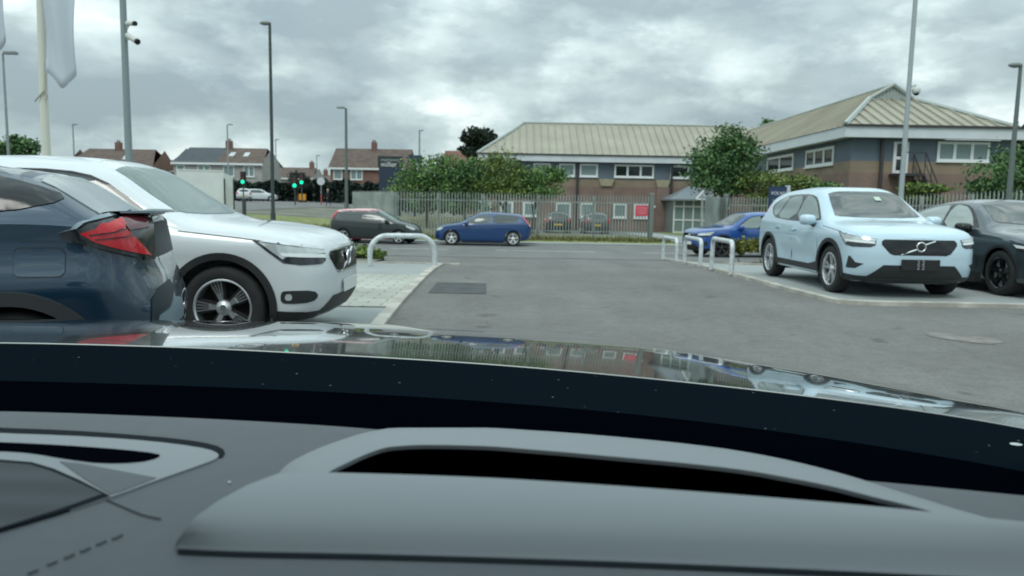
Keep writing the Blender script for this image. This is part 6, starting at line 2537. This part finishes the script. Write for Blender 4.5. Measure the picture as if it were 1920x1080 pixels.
# rim round the opening
outer = spline([(512, 902), (530, 878), (560, 858), (640, 825), (700, 808), (745, 803), (900, 803), (1000, 808), (1200, 824), (1350, 841), (1450, 858), (1560, 884), (1700, 926), (1830, 966), (1960, 1004), (2120, 1046)], 90)
inner = spline([(590, 904), (618, 884), (650, 868), (690, 850), (730, 838), (800, 834), (900, 836), (1000, 843), (1150, 856), (1300, 870), (1400, 882), (1480, 896), (1560, 912), (1640, 932), (1720, 952), (1800, 976)], 90)
rr = []
for o_, i_ in zip(outer, inner):
    a, c = D(*o_, .004), D(*i_, .0205)
    rr.append([D(o_[0], o_[1] - 1, -.02), a] + [a.lerp(c, t) + Vector((0, 0, .004 * math.sin(PI * t))) for t in lin(.12, .95, 6)] + [c, c + Vector((0, .001, -.004))])
b = MB()
b.grid(rr)
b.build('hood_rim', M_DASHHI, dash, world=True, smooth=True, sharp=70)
# black cavity below the opening
pit = [D(*q, .016) for q in inner]
lip = [D(*q, .0165) for q in n7[::-1]]
b = MB()
rows = []
for i, p in enumerate(inner):
    t = i / 89
    q = n7[min(NH - 1, int(round((.10 + .87 * t) * (NH - 1))))]
    a, c = D(*p, .012), D(*q, .017)
    low_a, low_c = a + Vector((0, .002, -.035)), c + Vector((0, .012, -.05))
    rows.append([a, low_a, low_a.lerp(low_c, .5) + Vector((0, 0, -.02)), low_c, c])
b.grid(rows)
b.build('display_cavity', M_SLOT, dash, world=True)


def on_dash(pts, dz, name, m, parent, rnd=0, skirt=.02, step=.02):
    poly = [D(px, py, 0) for px, py in pts]
    p2 = [(p.x, p.y) for p in poly]
    if rnd:
        p2 = [tuple(q) for q in chaikin([Vector(q) for q in p2], rnd)]
    v, f, be = fill2d(p2, step)
    b = MB()
    top = [Vector((q[0], q[1], dash_z(q[1]) + dz)) for q in v]
    fs = []
    for t in f:
        n = (top[t[1]] - top[t[0]]).cross(top[t[2]] - top[t[0]])
        fs.append(t if n.z > 0 else tuple(reversed(t)))
    b.add(top, fs)
    k = len(top)
    b.add(top + [p - Vector((0, 0, skirt)) for p in top], [(i, j, j + k, i + k) for i, j in be])
    return b.build(name, m, parent, world=True, smooth=True, sharp=40)


# loudspeaker surround on the left
on_dash([(-120, 796), (0, 803), (120, 807), (240, 815), (340, 824), (402, 834), (425, 847), (413, 864), (300, 846), (0, 830), (-120, 830)], .0006, 'speaker_groove_shade', M_GAP, dash, rnd=1)  # dark strip with the groove's shadow in its colour
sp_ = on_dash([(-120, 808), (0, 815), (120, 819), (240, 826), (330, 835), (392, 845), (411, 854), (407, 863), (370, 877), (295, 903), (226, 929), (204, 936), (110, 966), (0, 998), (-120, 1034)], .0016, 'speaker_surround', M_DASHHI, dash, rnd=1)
on_dash([(-120, 830), (0, 833), (120, 839), (230, 847), (300, 855), (298, 862), (262, 871), (190, 873), (120, 864), (60, 853), (0, 849), (-120, 848)], .0024, 'speaker_slot_shade', M_SLOT, sp_, rnd=1)  # flat patch, the darkness of the recess is in its colour
on_dash([(-120, 862), (0, 866), (60, 871), (100, 883), (150, 905), (206, 934), (108, 967), (0, 999), (-120, 1035)], .0024, 'speaker_rim', M_GAP, sp_)
M_MESH = bpy.data.materials.new('speaker_mesh_cloth')
M_MESH.use_nodes = True


def mesh_cloth():
    t = M_MESH.node_tree
    b = t.nodes['Principled BSDF']
    b.inputs['Roughness'].default_value = .7
    tc = t.nodes.new('ShaderNodeTexCoord')
    mp = t.nodes.new('ShaderNodeMapping')
    mp.inputs['Rotation'].default_value = (0, 0, R(35))
    t.links.new(tc.outputs['Object'], mp.inputs[0])
    v = t.nodes.new('ShaderNodeTexVoronoi')
    v.inputs['Scale'].default_value = 330
    v.inputs['Randomness'].default_value = 0.0
    t.links.new(mp.outputs[0], v.inputs['Vector'])
    t.links.new(ramp(t, v.outputs['Distance'], [(.25, (.006, .008, .010)), (.45, (.040, .049, .058))], 'LINEAR'), b.inputs['Base Color'])


mesh_cloth()
on_dash([(112, 869), (150, 873), (293, 900), (226, 926), (208, 931), (160, 903)], .0022, 'speaker_shade_wedge', M_DASH, sp_)  # shaded wedge of the surround laid on as a darker panel
on_dash([(-120, 870), (0, 873), (58, 878), (96, 890), (145, 911), (192, 933), (100, 966), (0, 997), (-120, 1033)], .0034, 'speaker_mesh', M_MESH, sp_)
# seam and stitching
b = MB()
b.tube([D(px, py, .0008) for px, py in spline([(200, 937), (235, 952), (270, 966), (302, 973)], 10)], .0006, 5)
b.build('dash_seam', mat('seam_shadow_grey', (.05, .06, .068), rough=.9), dash, world=True)
for px, py in ((62, 1072), (98, 1056), (130, 1043), (160, 1031), (190, 1018), (220, 1007)):
    b = MB()
    b.tube([D(px - 9, py + 4, .0006), D(px + 9, py - 4, .0006)], .0012, 5)
    b.build('stitch', mat('grey_stitch', (.092, .108, .120), rough=.9), dash, world=True)
b = MB()
b.ellipsoid(D(430, 904, .001), .0014, .0012, .0008, 8, 6)
b.build('lint_speck', M_PLATEW, dash, world=True)

# screen, roof and sides of the cabin round the eye
M_SCREEN = bpy.data.materials.new('windscreen_glass')
M_SCREEN.use_nodes = True
t_ = M_SCREEN.node_tree
for n_ in list(t_.nodes):
    t_.nodes.remove(n_)
o_ = t_.nodes.new('ShaderNodeOutputMaterial')
tr_ = t_.nodes.new('ShaderNodeBsdfTransparent')
tr_.inputs[0].default_value = (.938, .974, .965, 1)
t_.links.new(tr_.outputs[0], o_.inputs[0])
rows = []
for px in cols_px:
    a = P(px, rear_y(px) + 1.0, rear_Y(px) - .028)
    row = []
    for t in lin(0, 1, 8):
        row.append(Vector((a.x * (1 - .12 * t), a.y * (1 - t) + .22 * t, a.z + (1.58 - a.z) * t + .05 * math.sin(PI * t))))
    rows.append(row)
b = MB()
b.grid(rows)
ws = b.build('windscreen', M_SCREEN, own, world=True, smooth=True)
M_HEAD = mat('grey_headlining', (.30, .30, .29), rough=.95)
M_DOORIN = mat('dark_door_lining', (.035, .038, .042), rough=.8)
b = MB()
xl, xr_ = -1.22, .56
b.box(xl, xr_, -1.7, .21, 1.585, 1.64)
b.build('roof', M_HEAD, own, world=True)  # unseen roof, added so the dashboard is lit through the screen
b = MB()
b.box(xl - .08, xl, -1.7, .80, .35, .98)
b.build('left_door', M_DOORIN, own, world=True)
b = MB()
b.box(xr_, xr_ + .08, -1.7, .60, .35, .98)
b.build('right_door', M_DOORIN, own, world=True)
b = MB()
b.box(xl, xr_, -1.75, -1.68, .35, 1.585)
b.build('rear_light_blocker', M_DOORIN, own, world=True)  # unseen wall, added to block light from behind the eye
b = MB()
b.box(xl, xr_, -1.7, .85, .30, .34)
b.build('cabin_floor', M_DOORIN, own, world=True)
for a, c in (((xl - .02, .95, 1.0), (xl + .12, .22, 1.60)), ((xr_ + .04, .78, 1.0), (xr_ - .02, .22, 1.60))):
    b = MB()
    b.tube([a, c], .035, 8)
    b.build('screen_pillar', M_TRIM, own, world=True, smooth=True)
